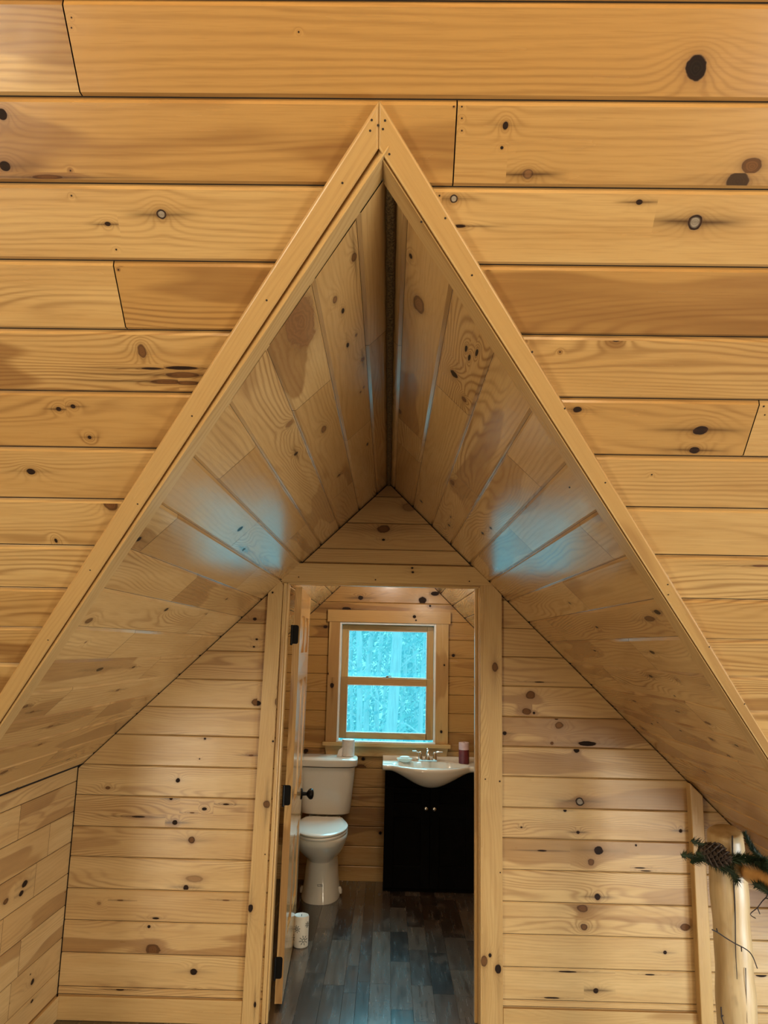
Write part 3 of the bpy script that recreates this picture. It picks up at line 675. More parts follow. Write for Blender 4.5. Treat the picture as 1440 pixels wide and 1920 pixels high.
W = Wood(); kprism(W, FC, [(ZFL, .363), (ZFL, .444), (.216, .447), (.252, .412), (.252, .363)],
    [(928, 1251, 6, 1.5, .35, .2), (919, 1791, 3, 1.3, 0, .2), (934, 1817, 6, 1.4, .2, .3), (908, 1802, 6, 1.5, .3, .2), (937, 1465, 1.5, 1, 0, 0), (910, 1461, 1.2, 1, 0, 0), (938, 1636, 1.2, 1, 0, 0)], -cy, .3, .77)
W.build('casing', [PINE_TRIM], door)
W = Wood(); kprism(W, FH, [(-.4345, .2525), (.4125, .2525), (.337, .325), (-.359, .325)], [(773, 1065, 2, 1.2, .1, .3), (774, 1073, 2.2, 1.2, .1, .3), (704, 1087, 1.2, 1, 0, 0), (560, 1082, 1.2, 1, 0, 0), (880, 1090, 1.2, 1, 0, 0)], -cy, .5, .15)
W.build('casing', [PINE_TRIM], door)
W = Wood()
for a_, c_, ya_, yb_ in ((-.030, -.016, -.006, .115), (-.016, -.0075, .002, .022)):
    W.prism([(a_ - .418 + .018, WY + ya_, ZFL), (c_ - .418 + .018, WY + ya_, ZFL), (c_ - .411 + .018, WY + ya_, .2465), (a_ - .411 + .018, WY + ya_, .2465)], (0, yb_ - ya_, 0), (0, 0, 1), .3)
bevel(W.build('jamb', [PINE_TRIM], door, True), .002)
W = Wood(); W.box((.3595, WY + .0005, ZFL), (.380, WY + .115, .2465), 2, .3); W.box((.349, WY + .050, ZFL), (.3595, WY + .078, .2465), 2, .3)
bevel(W.build('jamb', [PINE_TRIM], door, True), .002)
W = Wood(); W.box((-.423, WY + .0005, .2475), (.380, WY + .115, .268), 0, .45); W.box((-.405, WY + .002, .241), (.3595, WY + .022, .2475), 0, .45)
bevel(W.build('head_jamb', [PINE_TRIM], door, True), .002)
# the leaf, swung into the bathroom; local frame: L along the leaf, T its thickness (towards the wall)
P0 = V3(-.3625, WY + .122, 0); P1 = V3(-.3985, WY + .122 + .71, 0)
L_ = (P1 - P0).normalized(); T_ = V3(-L_.y, L_.x, 0); LW = (P1 - P0).length
def lp(l, t, z): return P0 + L_ * l + T_ * t + V3(-.010 * (.24 - z) / 1.58, 0, z)
zb, zt = -1.338, .240
W = Wood()
def lbox(l0, l1, z0, z1, t0, t1, grain, tone, rnd=None):
    g = V3(0, 0, 1) if grain else L_
    W.prism([lp(l0, t0, z0), lp(l1, t0, z0), lp(l1, t0, z1), lp(l0, t0, z1)], T_ * (t1 - t0), g, tone, rnd)
TK = .028
lbox(0, .105, zb, zt, 0, TK, 1, .3); lbox(LW - .105, LW, zb, zt, 0, TK, 1, .35); lbox(.32, .39, zb, zt, .0004, TK - .0004, 1, .3)
rails = [(zb, zb + .20), (-.80, -.64), (-.145, -.03), (zt - .11, zt)]
for a, c in rails: lbox(.105, LW - .105, a, c, .0002, TK - .0002, 0, .55)
for (a0, a1), (b0, b1) in zip(rails, rails[1:]):
    for l0, l1 in ((.105, .32), (.39, LW - .105)):
        lbox(l0, l1, a1, b0, .010, TK - .010, 1, .45)
        for s_ in (0, 1):      # raised panel fields with sloping margins
            t_out, t_in = (.004, .010) if s_ == 0 else (TK - .004, TK - .010)
            i0, i1, j0, j1 = l0 + .045, l1 - .045, a1 + .045, b0 - .045
            o0, o1, q0, q1 = l0 + .012, l1 - .012, a1 + .012, b0 - .012
            nn = -T_ if s_ == 0 else T_
            W.poly([lp(i0, t_out, j0), lp(i1, t_out, j0), lp(i1, t_out, j1), lp(i0, t_out, j1)], (0, 0, 1), nn, .4)
            for q in ([(o0, q0), (o1, q0), (i1, j0), (i0, j0)], [(o1, q0), (o1, q1), (i1, j1), (i1, j0)], [(o1, q1), (o0, q1), (i0, j1), (i1, j1)], [(o0, q1), (o0, q0), (i0, j0), (i0, j1)]):
                W.poly([lp(q[0][0], t_in, q[0][1]), lp(q[1][0], t_in, q[1][1]), lp(q[2][0], t_out, q[2][1]), lp(q[3][0], t_out, q[3][1])], (0, 0, 1), nn, .4)
leaf = W.build('door_leaf', [PINE_DORMER], door)
for zh in (.045, -.585, -1.212):
    bm = bmesh.new(); hh = .038; r = .008
    # plate with rounded outer corners on the hinge edge of the leaf
    def pl(t, z, d): return lp(0, t, zh + z) - L_ * d
    prof = [(.0225, -hh), (.0225, hh)]
    arc = [(.0055 + r - r * math.sin(math.radians(90 * k / 5)) - .0, hh - r + r * math.cos(math.radians(90 * k / 5))) for k in range(6)]
    prof = [(.0295, -hh), (.0295, hh)] + [(t, z) for t, z in arc] + [(t, -z) for t, z in arc[::-1]]
    loft(bm, [[pl(t, z, .0002) for t, z in prof], [pl(t, z, .003) for t, z in prof]])
    lathe(bm, lp(0, .033, zh - hh) - L_ * .005, [(.005, 0), (.005, 2 * hh)], 12)
    lathe(bm, lp(0, .033, zh - hh - .006) - L_ * .005, [(.002, 0), (.0058, .003), (.0058, .006)], 12)
    from_bm('hinge', bm, BLACK, leaf)
bm = bmesh.new()
kb = lp(LW - .055, 0, -.700)
for sgn, st in ((-1, 0.), (1, TK)):
    lathe(bm, kb + T_ * st, [(.026, .0), (.026, .003), (.022, .006), (.009, .008), (.008, .026), (.016, .032), (.024, .040), (.026, .048), (.022, .056), (.010, .060), (.001, .0605)], 24, T_ * sgn)
from_bm('knob', bm, BLACK, leaf, auto=50)

# ================================================================== WINDOW
win = empty('window_1', (0, FY, WZ0)); tag(win, 'pine framed double hung window above the toilet', 'window', kind='structure')
YF = FY - .018
def wb(name, lo, hi, ax, tone=.5, bev=.002, m=None):
    W = Wood(); W.box(lo, hi, ax, tone); return bevel(W.build(name, [m or PINE_TRIM], win, True), bev)
for poly, kn_, tn, rn, up in (([(-.566, -.366), (-.566, WX0), (.152, WX0), (.152, -.366)], [(622.6, 1285, 3.6, 1.4, 0, .5), (615, 1263, 1.5, 1.5, .2, .2)], .5, .4, 1), ([(-.566, WX1), (-.566, .374), (.152, .374), (.152, WX1)], [(833, 1247, 1.8, 1.2, 0, .2), (827.5, 1372, 2.4, 1.2, 0, .2)], .4, .7, 1),
                          ([(-.378, .1525), (.386, .1525), (.386, .226), (-.378, .226)], [(777, 1156, 3, 1.1, .1, .2), (780, 1163, 1.6, 1, 0, .1)], .9, .2, 0)):
    W = Wood(); kprism(W, Frame((0, YF - (0 if up else .004), 0), (0, 0, 1) if up else (1, 0, 0), (1, 0, 0) if up else (0, 0, 1), (0, -1, 0)), poly, kn_, .018 if up else .022, tn, rn); W.build('casing', [PINE_TRIM], win)
wb('sill', (-.383, FY - .040, -.590), (.391, FY + .08, -.5665), 0, .35, .004)
W = Wood(); W.prism([(-.370, FY, -.5905), (.378, FY, -.5905), (.366, FY, -.648), (-.358, FY, -.648)], (0, -.016, 0), (1, 0, 0), .5)
bevel(W.build('apron', [PINE_TRIM], win, True), .002)
def vinyl(name, boxes, parent=win, m=VINYLWHITE, bev=.0015):
    bm = bmesh.new()
    for lo, hi in boxes: add_box(bm, lo, hi)
    return bevel(from_bm(name, bm, m, parent, False), bev)
vinyl('jamb_liner', [((WX0, FY - .012, -.566), (WX0 + .012, FY + .10, .152)), ((WX1 - .012, FY - .012, -.566), (WX1, FY + .10, .152)), ((WX0 + .012, FY - .012, .140), (WX1 - .012, FY + .10, .152)),
                     ((WX0, FY - .034, -.5662), (WX1, FY - .004, -.558))])  # white strip on the sill stands in for bright daylight on it
# box of the opening
W = Wood()
W.box((WX0 - .02, FY + .003, -.566), (WX0 - .0004, FY + .11, .165), 2, .5); W.box((WX1 + .0004, FY + .003, -.566), (WX1 + .02, FY + .11, .165), 2, .5); W.box((WX0 - .02, FY + .003, .1525), (WX1 + .02, FY + .11, .18), 0, .5)
W.build('window_frame', [PINE_TRIM], win)
for y0, z0, z1, st, rt, rb, lock in ((.050, -.207, .139, .040, .036, .022, False), (.018, -.548, -.186, .042, .042, .034, True)):
    W = Wood(); x0, x1 = WX0 + .0125, WX1 - .0125; ya, yb = FY + y0, FY + y0 + .028
    W.box((x0, ya, z0), (x0 + st, yb, z1), 2, .7); W.box((x1 - st, ya, z0), (x1, yb, z1), 2, .7)
    W.box((x0 + st, ya, z1 - rt), (x1 - st, yb, z1), 0, .8); W.box((x0 + st, ya, z0), (x1 - st, yb, z0 + rb), 0, .8)
    sash = bevel(W.build('sash', [PINE_TRIM], win, True), .002)
    bm = bmesh.new(); add_box(bm, (x0 + st - .003, ya + .012, z0 + rb - .003), (x1 - st + .003, ya + .016, z1 - rt + .003)); from_bm('pane', bm, GLASS, sash, False)
    vinyl('glazing_bead', [((x0 + st, ya - .001, z0 + rb), (x0 + st + .004, ya + .0115, z1 - rt)), ((x1 - st - .004, ya - .001, z0 + rb), (x1 - st, ya + .0115, z1 - rt)),
                          ((x0 + st + .004, ya - .001, z0 + rb), (x1 - st - .004, ya + .0115, z0 + rb + .005)), ((x0 + st + .004, ya - .001, z1 - rt - .004), (x1 - st - .004, ya + .0115, z1 - rt))], sash, bev=.0008)
    if lock:
        bm = bmesh.new(); add_box(bm, (-.028, ya + .002, z1), (.028, ya + .02, z1 + .006)); lathe(bm, (0, ya + .011, z1 + .006), [(.010, 0), (.010, .006), (.006, .010)], 16); add_box(bm, (-.004, ya - .004, z1 + .010), (.026, ya + .006, z1 + .015))
        from_bm('sash_lock', bm, SILVER, sash)

# ================================================================== TOILET
TX = -.342
toilet = empty('toilet', (TX, 4.45, ZFL))
tag(toilet, 'off-white two piece toilet with closed lid beside the door', 'toilet')
def oval(hw, yf, yb, z, n=40, sq=2.3, cx=TX):
    yc = (yf + yb) / 2 + .02; out = []
    for i in range(n):
        a = 2 * math.pi * i / n; c, s = math.cos(a), math.sin(a)
        x = hw * math.copysign(abs(c) ** (2 / sq), c); ly = (yc - yf) if s < 0 else (yb - yc)
        out.append((cx + x, yc + ly * math.copysign(abs(s) ** (2 / sq), s), z))
    return out
bm = bmesh.new(); H = lambda h: ZFL + h
loft(bm, [oval(.106, 4.283, 4.62, H(.0), sq=2.4), oval(.107, 4.282, 4.62, H(.012), sq=2.4), oval(.102, 4.287, 4.62, H(.03), sq=2.4), oval(.093, 4.295, 4.62, H(.10), sq=2.4), oval(.088, 4.298, 4.62, H(.17), sq=2.4), oval(.087, 4.292, 4.62, H(.205)),
          oval(.092, 4.268, 4.62, H(.222)), oval(.110, 4.20, 4.60, H(.250)), oval(.128, 4.13, 4.56, H(.290)), oval(.141, 4.082, 4.53, H(.330)), oval(.145, 4.066, 4.52, H(.352)), oval(.144, 4.066, 4.52, H(.366)), oval(.139, 4.072, 4.515, H(.372)), oval(.10, 4.11, 4.48, H(.372))])
lathe(bm, (TX + .103, 4.45, ZFL + .012), [(.014, 0), (.014, .02), (.008, .032), (.001, .034)], 16)
lathe(bm, (TX - .103, 4.45, ZFL + .012), [(.014, 0), (.014, .02), (.008, .032), (.001, .034)], 16)
add_box(bm, (TX - .09, 4.47, H(.25)), (TX + .09, 4.68, H(.395)))
bowl = from_bm('bowl', bm, CERAMIC, toilet, auto=40)
def lidshape(off, z):
    pts = []
    hw = .146 - off; yb = 4.492 - off; yf = 4.050 + off; ym = 4.30
    pts += [(TX + .088 - off * .5, yb, z), (TX + .105 - off * .5, yb - .012, z), (TX + hw * .93, ym + .075, z)]
    for k in range(0, 25):
        a = math.radians(12 - 204 * k / 24)
        pts.append((TX + hw * math.cos(a), ym + (ym - yf) * math.sin(a) if math.sin(a) < 0 else ym + .16 * math.sin(a), z))
    pts += [(TX - hw * .93, ym + .075, z), (TX - .105 + off * .5, yb - .012, z), (TX - .088 + off * .5, yb, z)]
    return pts
bm = bmesh.new(); loft(bm, [lidshape(.004, H(.3735)), lidshape(.001, H(.3765)), lidshape(.001, H(.383)), lidshape(.004, H(.3865))]); from_bm('seat', bm, PLASTIC, toilet)
bm = bmesh.new(); loft(bm, [lidshape(.004, H(.3895)), lidshape(.0, H(.392)), lidshape(.0, H(.398)), lidshape(.006, H(.4025)), lidshape(.03, H(.405))]); lidm = from_bm('lid', bm, PLASTIC, toilet)
for sx in (-.06, .06):
    bm = bmesh.new(); lathe(bm, (TX + sx - .018, 4.502, H(.386)), [(.010, 0), (.010, .036)], 16, (1, 0, 0)); from_bm('lid_hinge', bm, PLASTIC, toilet)
bm = bmesh.new()
loft(bm, [rrect(TX, 4.615, .118, .060, .035, H(.397), bow=.012), rrect(TX, 4.612, .140, .074, .04, H(.408), bow=.018), rrect(TX, 4.612, .146, .080, .04, H(.44), bow=.02), rrect(TX, 4.612, .158, .086, .04, H(.58), bow=.022), rrect(TX, 4.612, .165, .089, .04, H(.664), bow=.022)])
tank = from_bm('tank', bm, CERAMIC, toilet, auto=40)
bm = bmesh.new()
loft(bm, [rrect(TX, 4.612, .166, .090, .038, H(.668), bow=.022), rrect(TX, 4.612, .176, .097, .042, H(.672), bow=.024), rrect(TX, 4.612, .179, .099, .042, H(.690), bow=.024), rrect(TX, 4.612, .178, .098, .042, H(.706), bow=.024), rrect(TX, 4.612, .168, .088, .038, H(.716), bow=.022), rrect(TX, 4.612, .13, .06, .03, H(.718), bow=.02)])
from_bm('tank_lid', bm, CERAMIC, toilet, auto=40)
bm = bmesh.new(); lathe(bm, (TX + .083, 4.5165, H(.640)), [(.0055, 0), (.0055, .0012)], 14, (0, -1, 0)); lathe(bm, (TX + .083, 4.517, H(.622)), [(.002, 0), (.002, .0012)], 8, (0, -1, 0)); from_bm('tank_mark', bm, BLACK, tank)['label'] = 'small black round mark on the tank'
bm = bmesh.new()
for i, (dx, dz, w, h) in enumerate(((-.012, .004, .006, .004), (-.004, .006, .006, .003), (.004, .005, .007, .004), (.012, .004, .005, .004), (-.009, -.003, .008, .003), (.001, -.003, .008, .003), (.011, -.003, .007, .003))):
    add_box(bm, (TX + .006 + dx - w / 2, 4.2935, H(.092) + dz - h / 2), (TX + .006 + dx + w / 2, 4.30, H(.092) + dz + h / 2))
from_bm('maker_mark', bm, GREYINK, bowl, False)['label'] = 'small grey maker mark on the pedestal'
bm = bmesh.new(); tube(bm, spline([(TX - .14, 4.60, H(.40)), (TX - .15, 4.60, H(.30)), (TX - .145, 4.66, H(.20)), (TX - .14, 4.70, H(.16))]), .005, 8); from_bm('supply_hose', bm, SILVER, toilet)

# paper roll on the tank
roll = empty('paper_roll', (-.222, 4.61, H(.7185)))
tag(roll, 'white paper roll standing on the toilet tank lid', 'paper roll')
bm = bmesh.new(); lathe(bm, (-.222, 4.61, H(.719)), [(.034, 0), (.037, .001), (.037, .094), (.034, .095), (.016, .095), (.015, .07)], 40); from_bm('roll', bm, PAPER, roll)
bm = bmesh.new()
pr_ = [(-.258, 4.592), (-.268, 4.582), (-.279, 4.578), (-.286, 4.572)]
loft(bm, [[(x, y - .0006, H(.719)) for x, y in pr_] + [(x, y + .0006, H(.719)) for x, y in pr_[::-1]], [(x + .006 + i * .001, y - .0006, H(.772 - .006 * i)) for i, (x, y) in enumerate(pr_)] + [(x + .006 + (3 - i) * .001, y + .0006, H(.772 - .006 * (3 - i))) for i, (x, y) in enumerate(pr_[::-1])]])
from_bm('loose_sheet', bm, PAPER, roll, False)

# ================================================================== VANITY
VC, VHW = .262, .277
van = empty('vanity_cabinet', (VC, 4.62, ZFL)); tag(van, 'black vanity cabinet with silver knobs under the white sink', 'cabinet')
cx0, cx1 = VC - .262, VC + .262
bm = bmesh.new()
add_box(bm, (cx0, 4.548, H(.0)), (cx0 + .016, FY - .004, H(.656))); add_box(bm, (cx1 - .016, 4.548, H(.0)), (cx1, FY - .004, H(.656)))
add_box(bm, (cx0 + .016, 4.552, H(.03)), (cx1 - .016, FY - .004, H(.045))); add_box(bm, (cx0 + .016, FY - .010, H(.045)), (cx1 - .016, FY - .004, H(.656)))
add_box(bm, (cx0 + .016, 4.549, H(.0)), (cx1 - .016, 4.562, H(.045))); add_box(bm, (cx0 + .016, 4.549, H(.54)), (cx1 - .016, 4.562, H(.656)))
bevel(from_bm('body', bm, BLACKWOOD, van, False), .0015)
for s_ in (-1, 1):
    a, c = (cx0 + .003, VC - .0015) if s_ < 0 else (VC + .0015, cx1 - .003)
    bm = bmesh.new(); fy, by = 4.530, 4.547; st = .052
    z0, z1 = H(.022), H(.560)
    add_box(bm, (a, fy, z0), (a + st, by, z1)); add_box(bm, (c - st, fy, z0), (c, by, z1))
    for q0, q1 in ((z0, H(.140)), (H(.400), H(.478)), (z1 - .03, z1)): add_box(bm, (a + st, fy, q0), (c - st, by, q1))
    for q0, q1 in ((H(.140), H(.400)), (H(.478), z1 - .03)): add_box(bm, (a + st, fy + .009, q0), (c - st, by, q1))
    dr = bevel(from_bm('door', bm, BLACKWOOD, van, False), .0018)
    bm = bmesh.new(); lathe(bm, ((VC + s_ * .0235), fy, H(.452)), [(.005, 0), (.005, .010), (.011, .014), (.0125, .019), (.009, .023), (.001, .0245)], 20, (0, -1, 0)); from_bm('knob', bm, SILVER, dr, auto=60)['label'] = 'round silver knob'

sink = empty('sink_basin', (VC, 4.6, H(.694))); tag(sink, 'white ceramic sink basin with curved front on the black vanity', 'sink')
NX, top = 61, H(.694)
def ffront(t):   # front edge y for t in -1..1
    b_ = max(0, 1 - (abs(t) / .80) ** 2.2) if abs(t) < .80 else 0
    return 4.468 - .125 * (b_ ** 1.0) + .012 * max(0, (abs(t) - .93) / .07) ** 2
def fbot(t):
    b_ = .5 + .5 * math.cos(math.pi * min(1, abs(t) / .86))
    return .036 + .088 * b_ ** .8
rings = []
for i in range(NX):
    t = -1 + 2 * i / (NX - 1); x = VC + VHW * t; yf = ffront(t); yb = FY - .003; bt = fbot(t)
    sec = [(yb, top + .022), (yb - .018, top + .022), (yb - .022, top + .018), (yb - .024, top + .001), (yb - .03, top)]
    for k in range(1, 15):
        y = (yb - .03) + (yf + .012 - (yb - .03)) * k / 15
        ey = (y - (4.505)) / .105; ex = (t * VHW) / .215; q = ex * ex + ey * ey
        d = .085 * max(0, 1 - q) ** .55 if q < 1 else 0
        sec.append((y, top - d))
    sec += [(yf + .012, top), (yf + .004, top - .003), (yf, top - .010), (yf + .002, top - .020)]
    # underside runs back to the cabinet front
    for k in range(1, 9):
        a = k / 8; y = yf + .002 + (4.520 - yf - .002) * (1 - math.cos(a * math.pi / 2)) ** 1.0; z = top - .020 - (bt - .020) * math.sin(a * math.pi / 2)
        sec.append((y, z))
    sec += [(4.526, top - .037), (yb, top - .037)]
    rings.append([(x, y, z) for y, z in sec])
bm = bmesh.new(); loft(bm, rings); from_bm('basin', bm, CERAMIC, sink, auto=55)
fx, fyy = VC - .012, 4.655
fau = None
bm = bmesh.new(); add_box(bm, (fx - .055, fyy - .018, top), (fx + .055, fyy + .018, top + .008)); 
lathe(bm, (fx, fyy, top + .008), [(.017, 0), (.016, .012), (.011, .02), (.010, .035)], 20)
tube(bm, spline([(fx, fyy, top + .03), (fx, fyy - .004, top + .055), (fx, fyy - .03, top + .066), (fx, fyy - .065, top + .060), (fx, fyy - .082, top + .042)]), .0105, 14, .008)
lathe(bm, (fx, fyy - .006, top + .052), [(.004, 0), (.004, .016), (.006, .018), (.006, .022), (.002, .024)], 12)
fau = from_bm('faucet', bm, CHROME, sink, auto=50)
for s_ in (-1, 1):
    bm = bmesh.new(); hx = fx + s_ * .043
    lathe(bm, (hx, fyy, top + .008), [(.015, 0), (.015, .010), (.011, .022), (.012, .034), (.008, .044), (.002, .047)], 20)
    tube(bm, spline([(hx, fyy, top + .044), (hx + s_ * .02, fyy, top + .054), (hx + s_ * .048, fyy - .004, top + .056)]), .0055, 10, .004)
    from_bm('tap_handle', bm, CHROME, fau, auto=50)

# soap dish and soap
sx, sy = VC - .149, 4.600
dish = empty('soap_dish', (sx, sy, top)); tag(dish, 'small white oval soap dish on the left of the sink', 'soap dish')
def ell(cx, cy, rx, ry, z, n=32): return [(cx + rx * math.cos(2 * math.pi * i / n), cy + ry * math.sin(2 * math.pi * i / n), z) for i in range(n)]
bm = bmesh.new(); loft(bm, [ell(sx, sy, .026, .018, top + .0006), ell(sx, sy, .036, .026, top + .008), ell(sx, sy, .047, .033, top + .020), ell(sx, sy, .046, .032, top + .0215), ell(sx, sy, .034, .024, top + .012), ell(sx, sy, .01, .008, top + .009)])
from_bm('dish', bm, CERAMIC, dish)
bm = bmesh.new(); loft(bm, [ell(sx, sy, .018, .012, top + .0125), ell(sx, sy, .029, .019, top + .017), ell(sx, sy, .031, .021, top + .024), ell(sx, sy, .026, .017, top + .031), ell(sx, sy, .012, .008, top + .034)])
tag(from_bm('soap_bar', bm, SOAP), 'pale soap bar lying in the oval dish by the faucet', 'soap')

# candles
kx, ky = .462, 4.600
cand = empty('pillar_candle', (kx, ky, top)); tag(cand, 'burgundy pillar candle with pale pink top on the sink', 'candle')
bm = bmesh.new(); lathe(bm, (kx, ky, top + .0006), [(.029, 0), (.0305, .002), (.0305, .078)], 36); from_bm('lower_wax', bm, WAXRED, cand)
bm = bmesh.new(); lathe(bm, (kx, ky, top + .0786), [(.0305, 0), (.0305, .040), (.028, .042), (.022, .040), (.006, .037)], 36); from_bm('upper_wax', bm, WAXPINK, cand)['label'] = 'pale pink wax top'
bm = bmesh.new(); tube(bm, [(kx, ky, top + .112), (kx + .001, ky, top + .122)], .0012, 6); from_bm('wick', bm, BLACK, cand)
gx, gy = -.371, 3.725
fc = empty('snowflake_candle', (gx, gy, ZFL)); tag(fc, 'white pillar candle with grey snowflakes on the floor by the door', 'candle')
GR, GH = .0345, .132
bm = bmesh.new(); lathe(bm, (gx, gy, ZFL + .0006), [(.031, 0), (GR, .004), (GR, GH - .006), (.032, GH), (.026, GH - .002), (.006, GH - .006)], 40); cb = from_bm('wax', bm, WAXWHITE, fc)
bm = bmesh.new(); tube(bm, [(gx, gy, ZFL + GH - .008), (gx, gy, ZFL + GH + .004)], .0012, 6); from_bm('wick', bm, BLACK, fc)
for a0, z0, rad, arms in ((-118, .082, .017, 8), (-62, .035, .022, 8), (-30, .098, .014, 8), (-165, .04, .018, 8), (40, .07, .018, 8), (120, .05, .02, 8)):
    bm = bmesh.new()
    for k in range(arms):
        th = 2 * math.pi * k / arms + .2
        for q0, q1, w in ((.18, .55, .0016), (.62, .85, .0022), (.9, 1.0, .0012)):
            pts = []
            for rr_, ss_ in ((q0, -1), (q1, -1), (q1, 1), (q0, 1)):
                lx = rad * rr_ * math.cos(th) - ss_ * w * math.sin(th); lz = rad * rr_ * math.sin(th) + ss_ * w * math.cos(th)
                a = math.radians(a0) + lx / GR
                pts.append((a, z0 + lz))
            ins = [V3(gx + (GR - .0002) * math.cos(a), gy + (GR - .0002) * math.sin(a), ZFL + z) for a, z in pts]
            out = [V3(gx + (GR + .0005) * math.cos(a), gy + (GR + .0005) * math.sin(a), ZFL + z) for a, z in pts]
            loft(bm, [ins, out])
    from_bm('snowflake_print', bm, GREYINK, cb, False)

# ================================================================== LOG RAILING AND GARLAND
PX, PY, PR = .982, 2.29, .049
post = empty('log_post', (PX, PY, ZFL)); tag(post, 'peeled pale log post with a long crack at the right edge', 'post')
rl = random.Random(9); bm = bmesh.new(); rings = []
zt_ = -.500
for i in range(40):
    t = i / 39; z = ZFL + (zt_ - ZFL) * t; r = PR + .004 * (1 - t) + .0015 * math.sin(t * 17) + .001 * math.sin(t * 41)
    rings.append([(PX + (r + .0012 * math.sin(3 * a + t * 5) + (.006 * math.exp(-((t - .32) / .05) ** 2 - ((a - 5.5) / .35) ** 2))) * math.cos(a) + .004 * math.sin(t * 3), PY + (r + .0012 * math.sin(2 * a + 1)) * math.sin(a), z + (.010 * math.sin(a + .4) if i == 39 else 0)) for a in [2 * math.pi * k / 48 for k in range(48)]])
rings.append([(PX + (p[0] - PX) * .85, PY + (p[1] - PY) * .85, p[2] + .004) for p in rings[-1]])
loft(bm, rings); lg = from_bm('log', bm, LOG, post, auto=60)
def surf(px_, py_, off=.0006):
    d = ray(px_, py_); a_ = d.x * d.x + d.y * d.y; b_ = -2 * (d.x * PX + d.y * PY); rr_ = PR + .0035 + off; c_ = PX * PX + PY * PY - rr_ * rr_
    q = b_ * b_ - 4 * a_ * c_
    t = (-b_ - math.sqrt(q)) / (2 * a_) if q > 0 else -b_ / (2 * a_)
    return d * t
for pts, w in (([(1373, 1567), (1374, 1620), (1378, 1700), (1379, 1770), (1380, 1800), (1382, 1836)], .0022), ([(1398, 1815), (1399, 1860), (1401, 1918)], .0012)):
    bm = bmesh.new(); tube(bm, spline([surf(x, y, -.0004) for x, y in pts], 8), w, 6, w * .35); from_bm('crack', bm, TWIG, lg)['label'] = 'thin dark drying crack'
rail = empty('log_handrail', (1.02, 2.2, -.6)); tag(rail, 'honey coloured log handrail running from the post past the garland', 'handrail')
ra, rb = V3(1.012, 2.246, -.592), V3(1.30, 1.10, -.592)
bm = bmesh.new(); dd = (rb - ra).normalized(); rings = []
for h_, r_ in ((0, .006), (.003, .014), (.012, .022), (.03, .026), (.1, .028), (.4, .029), (.8, .0285), (1.18, .029)):
    rings.append(circle(ra + dd * h_, r_, 28, dd))
loft(bm, rings); from_bm('rail', bm, LOGRAIL, rail, auto=60)

gar = empty('spruce_garland', (.95, 2.2, -.6)); tag(gar, 'dark spruce garland with a pine cone wound around the log post', 'garland')
gr = random.Random(4)
def atY(x, y, Y): d = ray(x, y); return d * (Y / d.y)
def sprig(path, nl=.020, dens=1.0, spread=1.):
    bm = bmesh.new(); pts = spline(path, 10); tube(bm, pts, .0016, 5, .0008)
    for i in range(len(pts) - 1):
        d = (pts[i + 1] - pts[i])
        if d.length < 1e-6: continue
        dn = d.normalized(); t0 = dn.orthogonal().normalized()
        for k in range(int(13 * dens)):
            a = gr.random() * 6.283; side = (Matrix.Rotation(a, 3, dn) @ t0)
            o = pts[i] + d * gr.random(); ln = nl * gr.uniform(.7, 1.6)
            tip = o + (side * spread + dn * gr.uniform(.5, 1.0)).normalized() * ln
            w = dn.cross(side).normalized() * .0014; up = side.cross(w).normalized() * .0011
            a1, a2, a3 = bm.verts.new(o + w), bm.verts.new(o - w), bm.verts.new(o + up); tp = bm.verts.new(tip)
            bm.faces.new((a1, a2, tp)); bm.faces.new((a2, a3, tp)); bm.faces.new((a3, a1, tp))
    return from_bm('sprig', bm, NEEDLE, gar, False)
for pp, nl, de in (([(1296, 1576, 2.16), (1312, 1582, 2.17), (1335, 1592, 2.18), (1352, 1604, 2.19)], .016, .8),
                   ([(1277, 1603, 2.15), (1293, 1604, 2.16), (1318, 1610, 2.17), (1345, 1612, 2.18)], .016, 1.),
                   ([(1294, 1617, 2.16), (1312, 1612, 2.16), (1340, 1612, 2.18)], .018, 1.1),
                   ([(1305, 1600, 2.16), (1330, 1605, 2.17), (1362, 1612, 2.19), (1385, 1612, 2.20)], .020, 1.3),
                   ([(1345, 1618, 2.18), (1362, 1625, 2.19), (1374, 1638, 2.20), (1382, 1651, 2.20)], .017, 1.2),
                   ([(1330, 1615, 2.17), (1345, 1625, 2.18), (1360, 1632, 2.19)], .017, 1.),
                   ([(1360, 1612, 2.20), (1385, 1612, 2.20), (1408, 1615, 2.19), (1440, 1624, 2.14)], .018, 1.4),
                   ([(1376, 1608, 2.20), (1400, 1606, 2.19), (1425, 1611, 2.17), (1445, 1618, 2.13)], .018, 1.3),
                   ([(1425, 1612, 2.19), (1415, 1595, 2.2), (1404, 1578, 2.21), (1397, 1562, 2.22)], .011, 1.1),
                   ([(1430, 1612, 2.17), (1418, 1602, 2.19), (1408, 1588, 2.2), (1402, 1575, 2.21)], .011, .9),
                   ([(1415, 1616, 2.16), (1428, 1622, 2.15), (1445, 1632, 2.11)], .016, 1.3),
                   ([(1440, 1672, 2.1), (1428, 1664, 2.12), (1416, 1659, 2.14)], .013, .9), ([(1446, 1678, 2.1), (1436, 1668, 2.12), (1424, 1658, 2.14)], .012, .9)):
    sprig([atY(*p) for p in pp], nl, de)
bm = bmesh.new(); cc0 = atY(1338, 1602, 2.165); ca, cb_ = V3(.80, -.1, -.2).normalized(), None
t0 = ca.orthogonal().normalized(); w0 = ca.cross(t0)
